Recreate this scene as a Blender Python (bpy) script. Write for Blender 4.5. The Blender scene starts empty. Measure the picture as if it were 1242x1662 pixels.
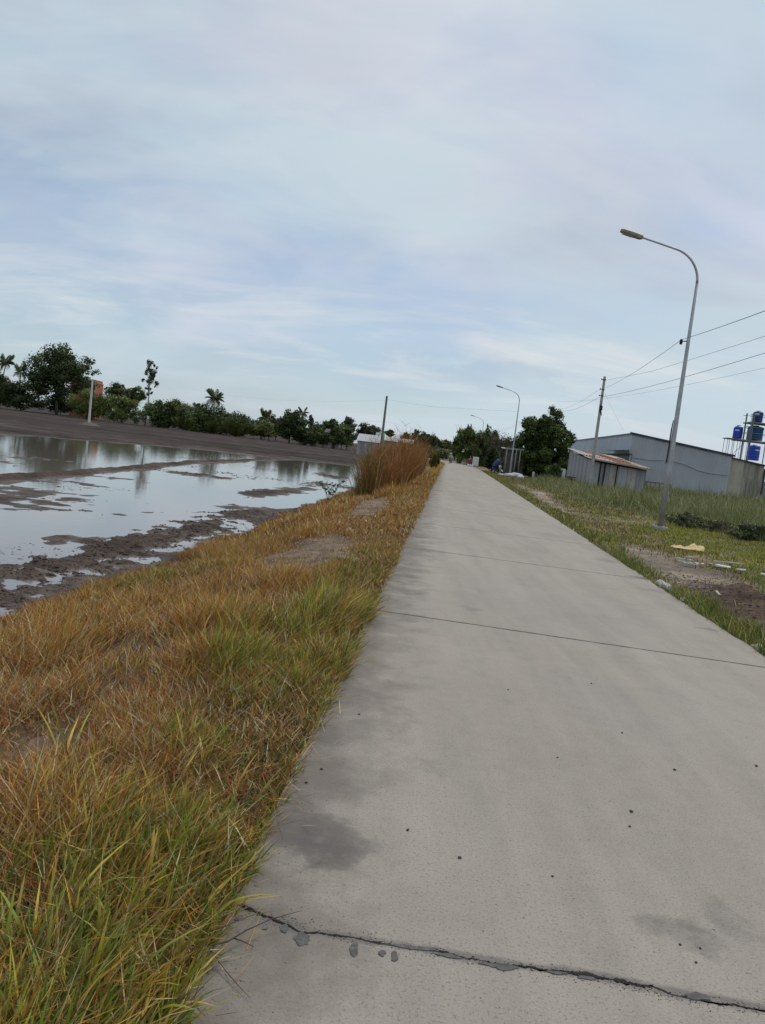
import bpy, bmesh, math, random
import numpy as np
from mathutils import Vector, Matrix

random.seed(7)
rng = np.random.default_rng(11)
SC = bpy.context.scene
COL = SC.collection

# ------------------------------------------------------------------ camera
CAM_H = 1.6
FPX = 1249.0                       # focal length in pixels of the 1242 x 1662 photograph
ROLL = math.radians(6.8)
_vh = -(730 - 621) * math.sin(ROLL) + (737 - 831) * math.cos(ROLL)
PITCH = math.atan2(-_vh, FPX)
cam_d = bpy.data.cameras.new('camera')
cam = bpy.data.objects.new('camera', cam_d)
COL.objects.link(cam)
_X = Vector((1, 0, 0)); _U = Vector((0, math.sin(PITCH), math.cos(PITCH))); _F = Vector((0, math.cos(PITCH), -math.sin(PITCH)))
_R = math.cos(ROLL) * _X + math.sin(ROLL) * _U
_V = -math.sin(ROLL) * _X + math.cos(ROLL) * _U
m = Matrix.Identity(4)
for i in range(3):
    m[i][0] = _R[i]; m[i][1] = _V[i]; m[i][2] = -_F[i]
m[2][3] = CAM_H
cam.matrix_world = m
cam_d.sensor_fit = 'HORIZONTAL'; cam_d.sensor_width = 36.0
cam_d.lens = 36.0 * FPX / 1242.0
cam_d.clip_start = 0.05; cam_d.clip_end = 9000
SC.camera = cam

def ray(px, py):
    u = px - 621; v = py - 831
    a = u * math.cos(ROLL) + v * math.sin(ROLL); b = -u * math.sin(ROLL) + v * math.cos(ROLL)
    return Vector((a, FPX * math.cos(PITCH) - b * math.sin(PITCH), -FPX * math.sin(PITCH) - b * math.cos(PITCH)))
def P(px, py, z=0.0):              # the point of the ground level z seen there
    d = ray(px, py); t = (z - CAM_H) / d.z
    return Vector((0, 0, CAM_H)) + d * t
def D(px, py, Y):                  # the point at distance Y along the road seen there
    d = ray(px, py)
    return Vector((0, 0, CAM_H)) + d * (Y / d.y)

# ------------------------------------------------------------------ world, sun, exposure
SUN_EL = math.radians(52); SUN_AZ = math.radians(38)      # azimuth from +Y towards +X
W = bpy.data.worlds.new('World'); SC.world = W; W.use_nodes = True
nt = W.node_tree; nt.nodes.clear()
def N(t, kind, **kw):
    n = t.nodes.new(kind)
    for k, v in kw.items(): setattr(n, k, v)
    return n
def math_n(t, op, a=None, b=None, clamp=False):
    n = N(t, 'ShaderNodeMath', operation=op); n.use_clamp = clamp
    for i, s in ((0, a), (1, b)):
        if s is None: continue
        if hasattr(s, 'is_linked'): t.links.new(s, n.inputs[i])
        else: n.inputs[i].default_value = s
    return n.outputs[0]
def mixc(t, f, a, b, mode='MIX'):
    n = N(t, 'ShaderNodeMix', data_type='RGBA', blend_type=mode)
    for s, i in ((f, 0), (a, 6), (b, 7)):
        if hasattr(s, 'is_linked'): t.links.new(s, n.inputs[i])
        else: n.inputs[i].default_value = s if i == 0 else (s[0], s[1], s[2], 1)
    return n.outputs[2]
def ramp(t, f, stops):
    n = N(t, 'ShaderNodeValToRGB'); e = n.color_ramp.elements
    while len(e) < len(stops): e.new(0.5)
    for k, (p, c) in enumerate(stops):
        e[k].position = p; e[k].color = (c, c, c, 1) if not hasattr(c, '__len__') else (c[0], c[1], c[2], 1)
    t.links.new(f, n.inputs[0]); return n.outputs[0]
def noise(t, vec, scale, detail=4, rough=.55, dist=0.0, out=0):
    n = N(t, 'ShaderNodeTexNoise'); n.inputs['Scale'].default_value = scale; n.inputs['Detail'].default_value = detail
    n.inputs['Roughness'].default_value = rough; n.inputs['Distortion'].default_value = dist
    if vec is not None: t.links.new(vec, n.inputs['Vector'])
    return n.outputs[out]
def mapping(t, vec, loc=(0, 0, 0), rot=(0, 0, 0), sc=(1, 1, 1)):
    n = N(t, 'ShaderNodeMapping'); t.links.new(vec, n.inputs[0])
    n.inputs[1].default_value = loc; n.inputs[2].default_value = rot; n.inputs[3].default_value = sc
    return n.outputs[0]

def build_sky():
    t = nt
    out = N(t, 'ShaderNodeOutputWorld'); bg = N(t, 'ShaderNodeBackground'); bg.inputs[1].default_value = 0.10
    t.links.new(bg.outputs[0], out.inputs[0])
    sky = N(t, 'ShaderNodeTexSky', sky_type='NISHITA'); sky.sun_disc = False
    sky.sun_elevation = SUN_EL; sky.sun_rotation = SUN_AZ; sky.air_density = 1.0; sky.dust_density = 1.2; sky.ozone_density = 1.0
    geo = N(t, 'ShaderNodeTexCoord')
    sep = N(t, 'ShaderNodeSeparateXYZ'); t.links.new(geo.outputs['Generated'], sep.inputs[0])
    zc = math_n(t, 'MAXIMUM', sep.outputs[2], 0.0)
    den = math_n(t, 'ADD', zc, 0.30)
    px = math_n(t, 'DIVIDE', sep.outputs[0], den); py = math_n(t, 'DIVIDE', sep.outputs[1], den)
    comb = N(t, 'ShaderNodeCombineXYZ'); t.links.new(px, comb.inputs[0]); t.links.new(py, comb.inputs[1])
    v1 = mapping(t, comb.outputs[0], (0.4, 5.2, 0), (0, 0, math.radians(-32)), (0.8, 1.0, 1))
    big = noise(t, v1, 1.05, 4, .5, .6)
    v2 = mapping(t, comb.outputs[0], (7.3, -2.2, 4), (0, 0, math.radians(-38)), (0.75, 1.25, 1))
    mid = noise(t, v2, 2.6, 6, .58, .5)
    # thin high cloud over blue, with more open sky towards the left
    cov = math_n(t, 'ADD', math_n(t, 'MULTIPLY', big, 0.60), math_n(t, 'MULTIPLY', mid, 0.40))
    cov = math_n(t, 'ADD', cov, math_n(t, 'MULTIPLY', sep.outputs[0], 0.16))
    cov = math_n(t, 'ADD', cov, math_n(t, 'MULTIPLY', math_n(t, 'SUBTRACT', zc, .22), 0.22))
    mask = ramp(t, cov, [(.38, .48), (.46, .76), (.56, .97)])
    shade = noise(t, mapping(t, v2, (2, 5, 1)), 1.3, 5, .5, .4)
    tint = noise(t, mapping(t, v1, (5, 1, 7)), 1.9, 4, .5, .6)
    ccol = mixc(t, ramp(t, shade, [(.38, 0.0), (.60, 1.0)]), (4.9, 5.6, 6.5), (6.9, 7.1, 7.85))
    ccol = mixc(t, ramp(t, tint, [(.42, 0.0), (.58, .75)]), ccol, (5.7, 6.85, 7.45))
    hz = ramp(t, zc, [(0.0, .75), (.10, .25), (.22, 0.0)])
    c = mixc(t, mask, mixc(t, 1.0, sky.outputs[0], (.72, .88, 1.02), 'MULTIPLY'), ccol)
    streak = ramp(t, noise(t, mapping(t, comb.outputs[0], (1.2, 3.4, 9), (0, 0, math.radians(4)), (.5, 1.4, 1)), 2.6, 6, .6, .5), [(.50, 0.0), (.66, 1.0)])
    lowm = ramp(t, zc, [(.03, 0.0), (.07, 1.0), (.14, .9), (.24, 0.0)])
    c = mixc(t, math_n(t, 'MULTIPLY', hz, 0.55), c, (5.6, 6.7, 7.5))
    c = mixc(t, math_n(t, 'MULTIPLY', math_n(t, 'MULTIPLY', streak, lowm), .6), c, (7.7, 7.9, 7.9))
    t.links.new(c, bg.inputs[0])
build_sky()
sd = bpy.data.lights.new('sun', 'SUN'); sd.energy = 1.5; sd.angle = math.radians(14); sd.color = (1.0, .95, .87)
sun = bpy.data.objects.new('sun', sd); COL.objects.link(sun)
sv = Vector((math.sin(SUN_AZ) * math.cos(SUN_EL), math.cos(SUN_AZ) * math.cos(SUN_EL), math.sin(SUN_EL)))
sun.rotation_euler = sv.to_track_quat('Z', 'Y').to_euler(); sun.location = sv * 200
SC.view_settings.view_transform = 'Standard'; SC.view_settings.look = 'None'
SC.view_settings.exposure = 0.0; SC.view_settings.gamma = 1.0; SC.view_settings.use_curve_mapping = False
SC.render.engine = 'CYCLES'
SC.cycles.max_bounces = 6; SC.cycles.transparent_max_bounces = 6

# ------------------------------------------------------------------ helpers
def tag(o, label=None, cat=None, group=None, kind=None):
    if label: o['label'] = label
    if cat: o['category'] = cat
    if group: o['group'] = group
    if kind: o['kind'] = kind
    return o
def empty(name, loc, rz=0.0, label=None, cat=None, group=None):
    o = bpy.data.objects.new(name, None); COL.objects.link(o)
    o.location = loc; o.rotation_euler = (0, 0, rz); o.empty_display_size = .2
    return tag(o, label, cat, group)
def copy_tree(o, parent=None):
    c = o.copy(); COL.objects.link(c); c.parent = parent
    for ch in list(o.children): copy_tree(ch, c)
    return c

def new_mat(name, base=(.5, .5, .5), rough=.8, metal=0.0, nscale=None, namt=.25, bump=0.0, bscale=20.0, spec=.4, coord='Object'):
    M = bpy.data.materials.new(name); M.use_nodes = True
    t = M.node_tree; b = t.nodes['Principled BSDF']
    b.inputs['Roughness'].default_value = rough; b.inputs['Metallic'].default_value = metal
    b.inputs['Specular IOR Level'].default_value = spec
    tc = N(t, 'ShaderNodeTexCoord'); v = tc.outputs[coord]
    c = base
    if nscale:
        f = noise(t, v, nscale, 6, .6)
        lo = tuple(x * (1 - namt) for x in base); hi = tuple(min(1, x * (1 + namt)) for x in base)
        c = mixc(t, ramp(t, f, [(.3, 0), (.7, 1)]), lo, hi); t.links.new(c, b.inputs['Base Color'])
    else: b.inputs['Base Color'].default_value = (*base, 1)
    if bump:
        bn = N(t, 'ShaderNodeBump'); bn.inputs['Strength'].default_value = bump; bn.inputs['Distance'].default_value = .02
        t.links.new(noise(t, v, bscale, 5, .6), bn.inputs['Height']); t.links.new(bn.outputs[0], b.inputs['Normal'])
    return M
def attr_mat(name, rough=.7, trans=0.0, spec=.25, nscale=0.0, namt=.2, bump=0.0, bscale=8.0, wet=False, cscale=None):
    """colour from the 'col' attribute: each blade's, leaf's or soil's own colour"""
    M = bpy.data.materials.new(name); M.use_nodes = True
    t = M.node_tree; b = t.nodes['Principled BSDF']; out = t.nodes['Material Output']
    a = N(t, 'ShaderNodeAttribute', attribute_name='col'); c = a.outputs['Color']
    tc = N(t, 'ShaderNodeTexCoord'); v = tc.outputs['Object']
    if nscale:
        f = ramp(t, noise(t, v, nscale, 8, .65), [(.28, 1 - namt), (.72, 1 + namt)])
        # ramp clamps at 1, so scale afterwards
        c = mixc(t, 1.0, c, f, 'MULTIPLY')
    if wet:                                # long plough marks in the fields
        fu = noise(t, mapping(t, v, (0, 0, 0), (0, 0, .12), (.05, .55, 1)), 1.0, 6, .7)
        c = mixc(t, 1.0, c, ramp(t, fu, [(.34, .55), (.62, 1.25)]), 'MULTIPLY')
    t.links.new(c, b.inputs['Base Color'])
    b.inputs['Roughness'].default_value = rough; b.inputs['Specular IOR Level'].default_value = spec
    if wet:
        w = N(t, 'ShaderNodeAttribute', attribute_name='wet')
        r = math_n(t, 'SUBTRACT', .95, math_n(t, 'MULTIPLY', w.outputs['Fac'], .55)); t.links.new(r, b.inputs['Roughness'])
        t.links.new(math_n(t, 'ADD', spec, math_n(t, 'MULTIPLY', w.outputs['Fac'], .3)), b.inputs['Specular IOR Level'])
    if bump:
        bn = N(t, 'ShaderNodeBump'); bn.inputs['Strength'].default_value = bump; bn.inputs['Distance'].default_value = .05
        h = noise(t, v, bscale, 10, .7)
        t.links.new(h, bn.inputs['Height']); t.links.new(bn.outputs[0], b.inputs['Normal'])
    if trans:
        tr = N(t, 'ShaderNodeBsdfTranslucent'); t.links.new(c, tr.inputs[0])
        mx = N(t, 'ShaderNodeMixShader'); mx.inputs[0].default_value = trans
        t.links.new(b.outputs[0], mx.inputs[1]); t.links.new(tr.outputs[0], mx.inputs[2]); t.links.new(mx.outputs[0], out.inputs[0])
    return M

class MB:
    """collects shapes into ONE mesh object"""
    def __init__(s): s.v = []; s.f = []; s.sm = []
    def add(s, v, f, smooth=False):
        o = len(s.v); s.v += [tuple(p) for p in v]; s.f += [tuple(i + o for i in q) for q in f]; s.sm += [smooth] * len(f); return s
    def box(s, c, d, rz=0.0, ry=0.0, rx=0.0):
        R = Matrix.Rotation(rz, 3, 'Z') @ Matrix.Rotation(ry, 3, 'Y') @ Matrix.Rotation(rx, 3, 'X'); c = Vector(c)
        v = [c + R @ Vector((x * d[0] / 2, y * d[1] / 2, z * d[2] / 2)) for x in (-1, 1) for y in (-1, 1) for z in (-1, 1)]
        return s.add(v, [(0, 1, 3, 2), (4, 6, 7, 5), (0, 4, 5, 1), (2, 3, 7, 6), (0, 2, 6, 4), (1, 5, 7, 3)])
    def tube(s, pts, rad, n=8, cap=True, smooth=True, rot=0.0):
        pts = [Vector(p) for p in pts]
        if not hasattr(rad, '__len__'): rad = [rad] * len(pts)
        V = []; up = None
        for i, p in enumerate(pts):
            d = (pts[min(i + 1, len(pts) - 1)] - pts[max(i - 1, 0)]).normalized()
            if up is None: up = Vector((0, 0, 1)) if abs(d.z) < .9 else Vector((1, 0, 0))
            a = d.cross(up).normalized(); b = a.cross(d).normalized(); up = b
            for k in range(n):
                q = rot + 2 * math.pi * k / n
                V.append(p + (a * math.cos(q) + b * math.sin(q)) * rad[i])
        F = []
        for i in range(len(pts) - 1):
            for k in range(n):
                F.append((i * n + k, i * n + (k + 1) % n, (i + 1) * n + (k + 1) % n, (i + 1) * n + k))
        s.add(V, F, smooth)
        if cap:
            o = len(s.v) - len(V)
            s.f.append(tuple(o + k for k in range(n))[::-1]); s.sm.append(False)
            s.f.append(tuple(o + (len(pts) - 1) * n + k for k in range(n))); s.sm.append(False)
        return s
    def lathe(s, prof, c=(0, 0, 0), n=16, smooth=True):
        c = Vector(c); V = []; F = []
        for r, z in prof:
            for k in range(n):
                q = 2 * math.pi * k / n; V.append(c + Vector((r * math.cos(q), r * math.sin(q), z)))
        for i in range(len(prof) - 1):
            for k in range(n): F.append((i * n + k, i * n + (k + 1) % n, (i + 1) * n + (k + 1) % n, (i + 1) * n + k))
        F.append(tuple(range(n))[::-1]); F.append(tuple((len(prof) - 1) * n + k for k in range(n)))
        return s.add(V, F, smooth)
    def wheel(s, c, R, r, rz=0.0, n=18, m_=6):     # torus in the plane of travel
        M = Matrix.Rotation(rz, 3, 'Z'); V = []; F = []
        for i in range(n):
            a = 2 * math.pi * i / n
            for j in range(m_):
                b = 2 * math.pi * j / m_; q = R + r * math.cos(b)
                V.append(Vector(c) + M @ Vector((r * math.sin(b), q * math.cos(a), q * math.sin(a))))
        for i in range(n):
            for j in range(m_):
                F.append((i * m_ + j, ((i + 1) % n) * m_ + j, ((i + 1) % n) * m_ + (j + 1) % m_, i * m_ + (j + 1) % m_))
        return s.add(V, F, True)
    def mesh(s, name, mat):
        me = bpy.data.meshes.new(name); me.from_pydata(s.v, [], s.f); me.materials.append(mat)
        me.polygons.foreach_set('use_smooth', s.sm); me.update(); return me
    def build(s, name, mat, parent=None, loc=None, bevel=0.0):
        o = bpy.data.objects.new(name, s.mesh(name, mat)); COL.objects.link(o)
        if parent: o.parent = parent
        if loc is not None: o.location = loc
        if bevel:
            b = o.modifiers.new('edge', 'BEVEL'); b.width = bevel; b.segments = 2; b.limit_method = 'ANGLE'
        return o
def np_obj(name, V, F, mat, col=None, smooth=False, parent=None, wet=None, F3=None):
    """a mesh from numpy arrays: quads F (n,4) and triangles F3 (n,3)"""
    me = bpy.data.meshes.new(name)
    F = np.zeros((0, 4), int) if F is None else F; F3 = np.zeros((0, 3), int) if F3 is None else F3
    nv = len(V); nl = F.size + F3.size; nf = len(F) + len(F3)
    me.vertices.add(nv); me.vertices.foreach_set('co', np.ascontiguousarray(V, np.float32).ravel())
    me.loops.add(nl); me.loops.foreach_set('vertex_index', np.concatenate([F.ravel(), F3.ravel()]).astype(np.int32))
    me.polygons.add(nf)
    st = np.concatenate([np.arange(len(F)) * 4, F.size + np.arange(len(F3)) * 3]).astype(np.int32)
    me.polygons.foreach_set('loop_start', st)
    me.polygons.foreach_set('loop_total', np.concatenate([np.full(len(F), 4), np.full(len(F3), 3)]).astype(np.int32))
    if smooth: me.polygons.foreach_set('use_smooth', np.ones(nf, bool))
    me.update(calc_edges=True)
    if col is not None:
        a = me.color_attributes.new('col', 'FLOAT_COLOR', 'POINT')
        a.data.foreach_set('color', np.concatenate([col, np.ones((nv, 1))], 1).astype(np.float32).ravel())
    if wet is not None:
        a = me.attributes.new('wet', 'FLOAT', 'POINT'); a.data.foreach_set('value', wet.astype(np.float32))
    me.materials.append(mat)
    o = bpy.data.objects.new(name, me); COL.objects.link(o)
    if parent: o.parent = parent
    return o

def _hash(ix, iy, seed):
    h = (ix.astype(np.int64) * 374761393 + iy.astype(np.int64) * 668265263 + seed * 1442695041) & 0xffffffff
    h = ((h ^ (h >> 13)) * 1274126177) & 0xffffffff
    h = (h ^ (h >> 16)) & 0xffff
    return h / 65535.0
def vn(x, y, seed=0):                      # value noise, -1..1
    x = np.asarray(x, float); y = np.asarray(y, float)
    ix = np.floor(x); iy = np.floor(y); fx = x - ix; fy = y - iy
    fx = fx * fx * (3 - 2 * fx); fy = fy * fy * (3 - 2 * fy)
    a = _hash(ix, iy, seed); b = _hash(ix + 1, iy, seed); c = _hash(ix, iy + 1, seed); d = _hash(ix + 1, iy + 1, seed)
    return 2 * ((a + (b - a) * fx) * (1 - fy) + (c + (d - c) * fx) * fy) - 1
def fbm(x, y, sc, oct=4, seed=0, gain=.5):
    s = 0; a = 1; n = 0
    for k in range(oct):
        s = s + a * vn(x * sc * 2 ** k + 17.3 * k, y * sc * 2 ** k - 9.1 * k, seed + k); n += a; a *= gain
    return s / n
def sst(a, b, x):
    t = np.clip((np.asarray(x, float) - a) / (b - a), 0, 1); return t * t * (3 - 2 * t)

# ------------------------------------------------------------------ the lie of the land
WATER_Z = -0.75
def xR(y):
    y = np.asarray(y, float); return 3.25 + .0877 * y - .001 * np.clip(y - 95, 0, 75) ** 2 - .15 * np.clip(y - 170, 0, None)
def rw(y):
    y = np.asarray(y, float); return 3.81 + .0122 * np.minimum(y, 95) - .9 * sst(95, 150, y)
def xL(y): return xR(y) - rw(y)
def yfar(x): return np.interp(x, [-400, -60, -28, -19, -3, 0], [30, 42, 53, 72, 78, 79])

def _blob(px, py, rx, ry, h):
    p = P(px, py, WATER_Z); return (p.x, p.y, rx, ry, h)
BLOBS = [_blob(130, 872, .75, .6, .065), _blob(215, 885, .6, .5, .05), _blob(275, 872, .3, .3, .05), _blob(60, 800, 3.0, 2.6, .05),
         _blob(20, 815, 2.2, 1.6, .05), _blob(330, 772, 1.6, 1.6, .05), _blob(300, 768, 2.4, 1.2, .045), _blob(360, 767, 2, 1.4, .04),
         _blob(440, 832, 1.1, 2.0, .07), _blob(400, 838, .5, .8, .05), _blob(330, 855, .8, 1, .045), _blob(310, 862, .5, .7, .045),
         _blob(545, 775, 1.0, 3.0, .075), _blob(515, 785, 1.0, 3.0, .075), _blob(480, 793, .9, 2.4, .07), _blob(450, 799, .8, 2.2, .06), _blob(420, 803, .6, 2, .055),
         _blob(400, 800, .5, 1.5, .045), _blob(370, 822, .5, .8, .03), _blob(240, 832, .25, .4, .04), _blob(210, 838, .3, .4, .04),
         _blob(30, 742, 2.2, 2.5, .05), _blob(15, 752, 2.0, 1.5, .05), _blob(100, 782, 2.0, 1.2, .05), _blob(180, 776, 2.5, 1.0, .05),
         _blob(520, 768, .8, 3.5, .05), _blob(330, 745, 3, 3, .03), _blob(230, 735, 3, 2, .02), _blob(560, 790, .5, 2, .05)]
BUND = [(-11.6, -20), (-11.6, 23), (-11.4, 30), (-11.9, 45), (-10.4, 68), (-9, 80)]

def H(x, y):
    """height of the soil at (x, y)"""
    x = np.asarray(x, float); y = np.asarray(y, float)
    s = x - xL(y); r = x - xR(y)
    # left bank, then the flooded field
    w = 1 + .10 * vn(y * .22, y * 0, 3) + .05 * vn(y * .9, y * 0, 4)
    q = s / w
    bank = np.interp(q, [-7.5, -5.2, -4.3, -3.8, -3.2, -2.4, -1.5, -.6, -.12, 0.0], [-.80, -.785, -.75, -.70, -.58, -.36, -.10, -.01, -.02, -.03])
    bank = bank + (.05 * fbm(x, y, .9, 3, 20) + .02 * fbm(x, y, 5, 3, 23)) * sst(0, -.5, q)
    f = -.800 + .014 * fbm(x, y, .25, 3, 30) + .022 * fbm(x, y, 1.6, 4, 35)
    for bx, by, rx, ry, h in BLOBS:
        e = ((x - bx) / rx) ** 2 + ((y - by) / ry) ** 2
        f = f + h * np.exp(-e) * (1 + .5 * vn(x * 2.2, y * 2.2, 61))
    bx = np.interp(y, [b[1] for b in BUND], [b[0] for b in BUND])
    wig = .35 * fbm(x, y, .3, 2, 44)
    f = f + (.16 + .06 * fbm(x, y, 1.2, 3, 46)) * np.exp(-((x - bx + wig) / .42) ** 2) * sst(84, 76, y)
    clod = np.maximum(0, fbm(x, y, 2.6, 4, 50)) ** 1.5
    f = f + .055 * clod * (1 + .4 * vn(x * .12, y * .12, 53)) * sst(-.3, .5, fbm(x, y, .16, 2, 56) + .12)
    # near shore: churned mud with puddles
    sh = np.exp(-((q + 5.0) / 1.15) ** 2) * sst(30, 9, y)
    f = f + sh * (.056 + .16 * fbm(x, y, 3.2, 4, 58) + .05 * np.abs(fbm(x, y, 7.5, 3, 59)))
    f = f + .020 * fbm(x, y, 4.5, 3, 63) + .03 * np.maximum(0, fbm(x, y, 2.1, 3, 66)) * sst(-.1, .4, fbm(x, y, .35, 2, 68))
    # the drier field beyond the water, ploughed in long low ridges, with a ditch along its near side
    yf = yfar(x) + 1.2 * fbm(x, y * 0, .12, 2, 70)
    dry = -.66 + .12 * fbm(x * .10, y, .22, 4, 73) + .12 * fbm(x, y, .7, 4, 75)
    dry = dry + .0008 * np.clip(y - 100, 0, 150)
    g = sst(-1.5, 2.5, y - yf)
    f = f * (1 - g) + dry * g
    f = f - .16 * np.exp(-((y - yf - 6.0 + 0 * x) / 1.1) ** 2) * sst(-30, -22, x)
    # behind the flooded field's left side the land is the same wet mud
    left = np.where(q > -3.9, bank, np.where(q < -5.0, f, bank + (f - bank) * sst(-3.9, -5.0, q)))
    # right verge
    right = -.03 + .05 * fbm(x, y, .5, 3, 80) * sst(0, 1, r) + .015 * fbm(x, y, 4, 3, 83) * sst(.05, .3, r) + .10 * sst(3, 8, r)
    mound = np.exp(-((r - 1.15 - .08 * (y - 10)) / .62) ** 2) * sst(12.9, 11.6, y) * sst(5.5, 7.5, y)
    right = right + mound * (.10 + .20 * np.abs(fbm(x * 1.0 + .9 * y, (y - x) * .35, 1.9, 4, 86)) + .12 * np.abs(fbm(x, y, 4.5, 3, 88)))
    right = right - .05 * np.exp(-((r - .15) / .12) ** 2)
    inside = -.11 + 0 * x
    z = np.where(s <= 0.0, left, np.where(r >= 0.0, right, inside))
    e = .14
    z = np.where((s > 0) & (s < e), left * 0 + (-.03) + (-.08) * sst(0, e, s), z)
    z = np.where((r < 0) & (r > -e), (-.05) + (-.06) * sst(0, -e, r), z)
    return z
def h1(x, y): return float(H(np.array([x]), np.array([y]))[0])

def zones(x, y):
    """soil colour and wetness"""
    s = x - xL(y); r = x - xR(y); z = H(x, y)
    n1 = fbm(x, y, .6, 4, 90)[:, None]; n2 = fbm(x, y, 3, 4, 95)[:, None]
    mud = np.array([.076, .055, .044]); mudl = np.array([.125, .095, .078])
    drymud = np.array([.060, .045, .038]); soil = np.array([.205, .155, .115]); thatch = np.array([.075, .048, .027])
    red = np.array([.115, .076, .058]); pale = np.array([.285, .228, .172]); olive = np.array([.075, .07, .03])
    k = sst(-.5, .6, n1)
    c = mud + (mudl - mud) * k * .6
    q = s[:, None]
    far = sst(-2, 6, (y - yfar(x)))[:, None]
    st = fbm(x * .08, y, .2, 4, 99)[:, None]
    c = c + (drymud * (1 + .25 * n1 + .55 * st) - c) * far
    b = sst(-4.2, -3.6, q + .3 * n1)
    bank = thatch + (soil - thatch) * np.clip(bare_left(x, y), 0, 1)[:, None]
    c = c + (bank - c) * b
    rr = r[:, None]
    right = soil * (1 + .15 * n1) + (pale - soil) * np.clip(path_right(x, y), 0, 1)[:, None]
    mound = (np.exp(-((r - 1.15 - .08 * (y - 10)) / .8) ** 2) * sst(13.0, 11.4, y) * sst(5.0, 7.0, y))[:, None]
    right = right + (red * (1 + .45 * n2 + .5 * np.abs(fbm(x * 1.0 + .9 * y, (y - x) * .35, 1.9, 4, 86))[:, None]) - right) * np.clip(mound * 1.4, 0, 1)
    right = right + (olive - right) * sst(6, 9, rr)
    c = np.where(rr > -.2, right, c)
    c = np.where((q > 0) & (rr < 0), np.array([.09, .08, .07]), c)
    c = c * (1 + .22 * n2)
    wet = (sst(-.70, -.77, z) * (q[:, 0] < -3.8)) * (1 - far[:, 0] * .4) + .25 * far[:, 0] * sst(.2, .6, n1[:, 0])
    return np.clip(c, .01, 1), np.clip(wet, 0, 1)
def bare_left(x, y):
    s = x - xL(y)
    b = 1.5 * np.exp(-(((s + 1.3) / .75) ** 2 + ((y - 11.4) / 2.4) ** 2) ** 1.5)
    b = b + 1.25 * np.exp(-((s + 1.3 + .3 * vn(y * .3, y * 0, 6)) / .6) ** 2) * sst(14.5, 17.5, y) * (.80 + .6 * vn(x * .5, y * .3, 7))
    b = b + .85 * np.exp(-((s + 1.75) / .34) ** 2) * sst(4.2, 5.2, y) * sst(9.5, 7, y)
    b = b + .65 * np.exp(-((s + 1.3) / .25) ** 2) * sst(2.3, 3.2, y) * sst(6, 5, y)
    return b + .35 * fbm(x, y, 1.1, 3, 8) * (b > .1)
def path_right(x, y):
    r = x - xR(y)
    a = np.exp(-((r - 1.2 - .02 * (y - 30) - .35 * vn(y * .15, y * 0, 12)) / .75) ** 2) * sst(25, 30, y) * sst(64, 52, y)
    b = .9 * np.exp(-((r - .9) / .6) ** 2) * sst(11.5, 13, y) * sst(20, 16, y)
    c = .8 * np.exp(-(((r - 5.4) / .9) ** 2 + ((y - 17.6) / 2.0) ** 2))
    d = .9 * np.exp(-(((r - 3.3) / 1.6) ** 2 + ((y - 27.5) / 1.6) ** 2))
    return a + b + c + d + .25 * fbm(x, y, .8, 3, 13)

# ------------------------------------------------------------------ ground sheet
def steps(a, b, f):
    o = [a]
    while o[-1] < b: o.append(o[-1] + f(o[-1]))
    return np.array(o)
def build_ground():
    ys = np.concatenate([[-400, -200, -100, -50, -25, -12, -6, -3, -1], steps(0, 5, lambda y: .12),
                         steps(5.06, 420, lambda y: max(.07, .0078 * y if y < 60 else (.014 * y if y < 110 else .035 * y))), [520, 800, 1400, 2600, 5000]])
    sl = np.concatenate([[-5000, -2500, -1200, -700, -420, -300, -230], -steps(.18, 190, lambda s: max(.075, .0062 * (s - 8) if s < 40 else .03 * s))[::-1], [-.09, 0.0]])
    mid = np.array([.05, .1, .16])
    sr = np.concatenate([[0.0, .05], steps(.12, 4.0, lambda s: .075), steps(4.15, 80, lambda s: max(.2, .05 * s)), [130, 220, 400, 900, 2200, 5000]])
    YL, SL = np.meshgrid(ys, sl, indexing='ij')
    XA = SL + xL(YL); XM1 = mid[None] + xL(ys)[:, None]; XM2 = xR(ys)[:, None] - mid[::-1][None]; XB = sr[None] + xR(ys)[:, None]
    X = np.concatenate([XA, XM1, XM2, XB], 1); Y = np.repeat(ys[:, None], X.shape[1], 1)
    x = X.ravel(); y = Y.ravel(); z = H(x, y)
    c, wet = zones(x, y)
    ny, nx = X.shape; i = np.arange(ny * nx).reshape(ny, nx)
    F = np.stack([i[:-1, :-1], i[:-1, 1:], i[1:, 1:], i[1:, :-1]], -1).reshape(-1, 4)
    M = attr_mat('soil', .95, 0, .10, nscale=6.0, namt=.45, bump=1.0, bscale=4.0, wet=True)
    o = np_obj('ground', np.stack([x, y, z], 1), F, M, c, True, wet=wet); tag(o, kind='structure')
    print('ground quads', len(F))
build_ground()

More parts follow.
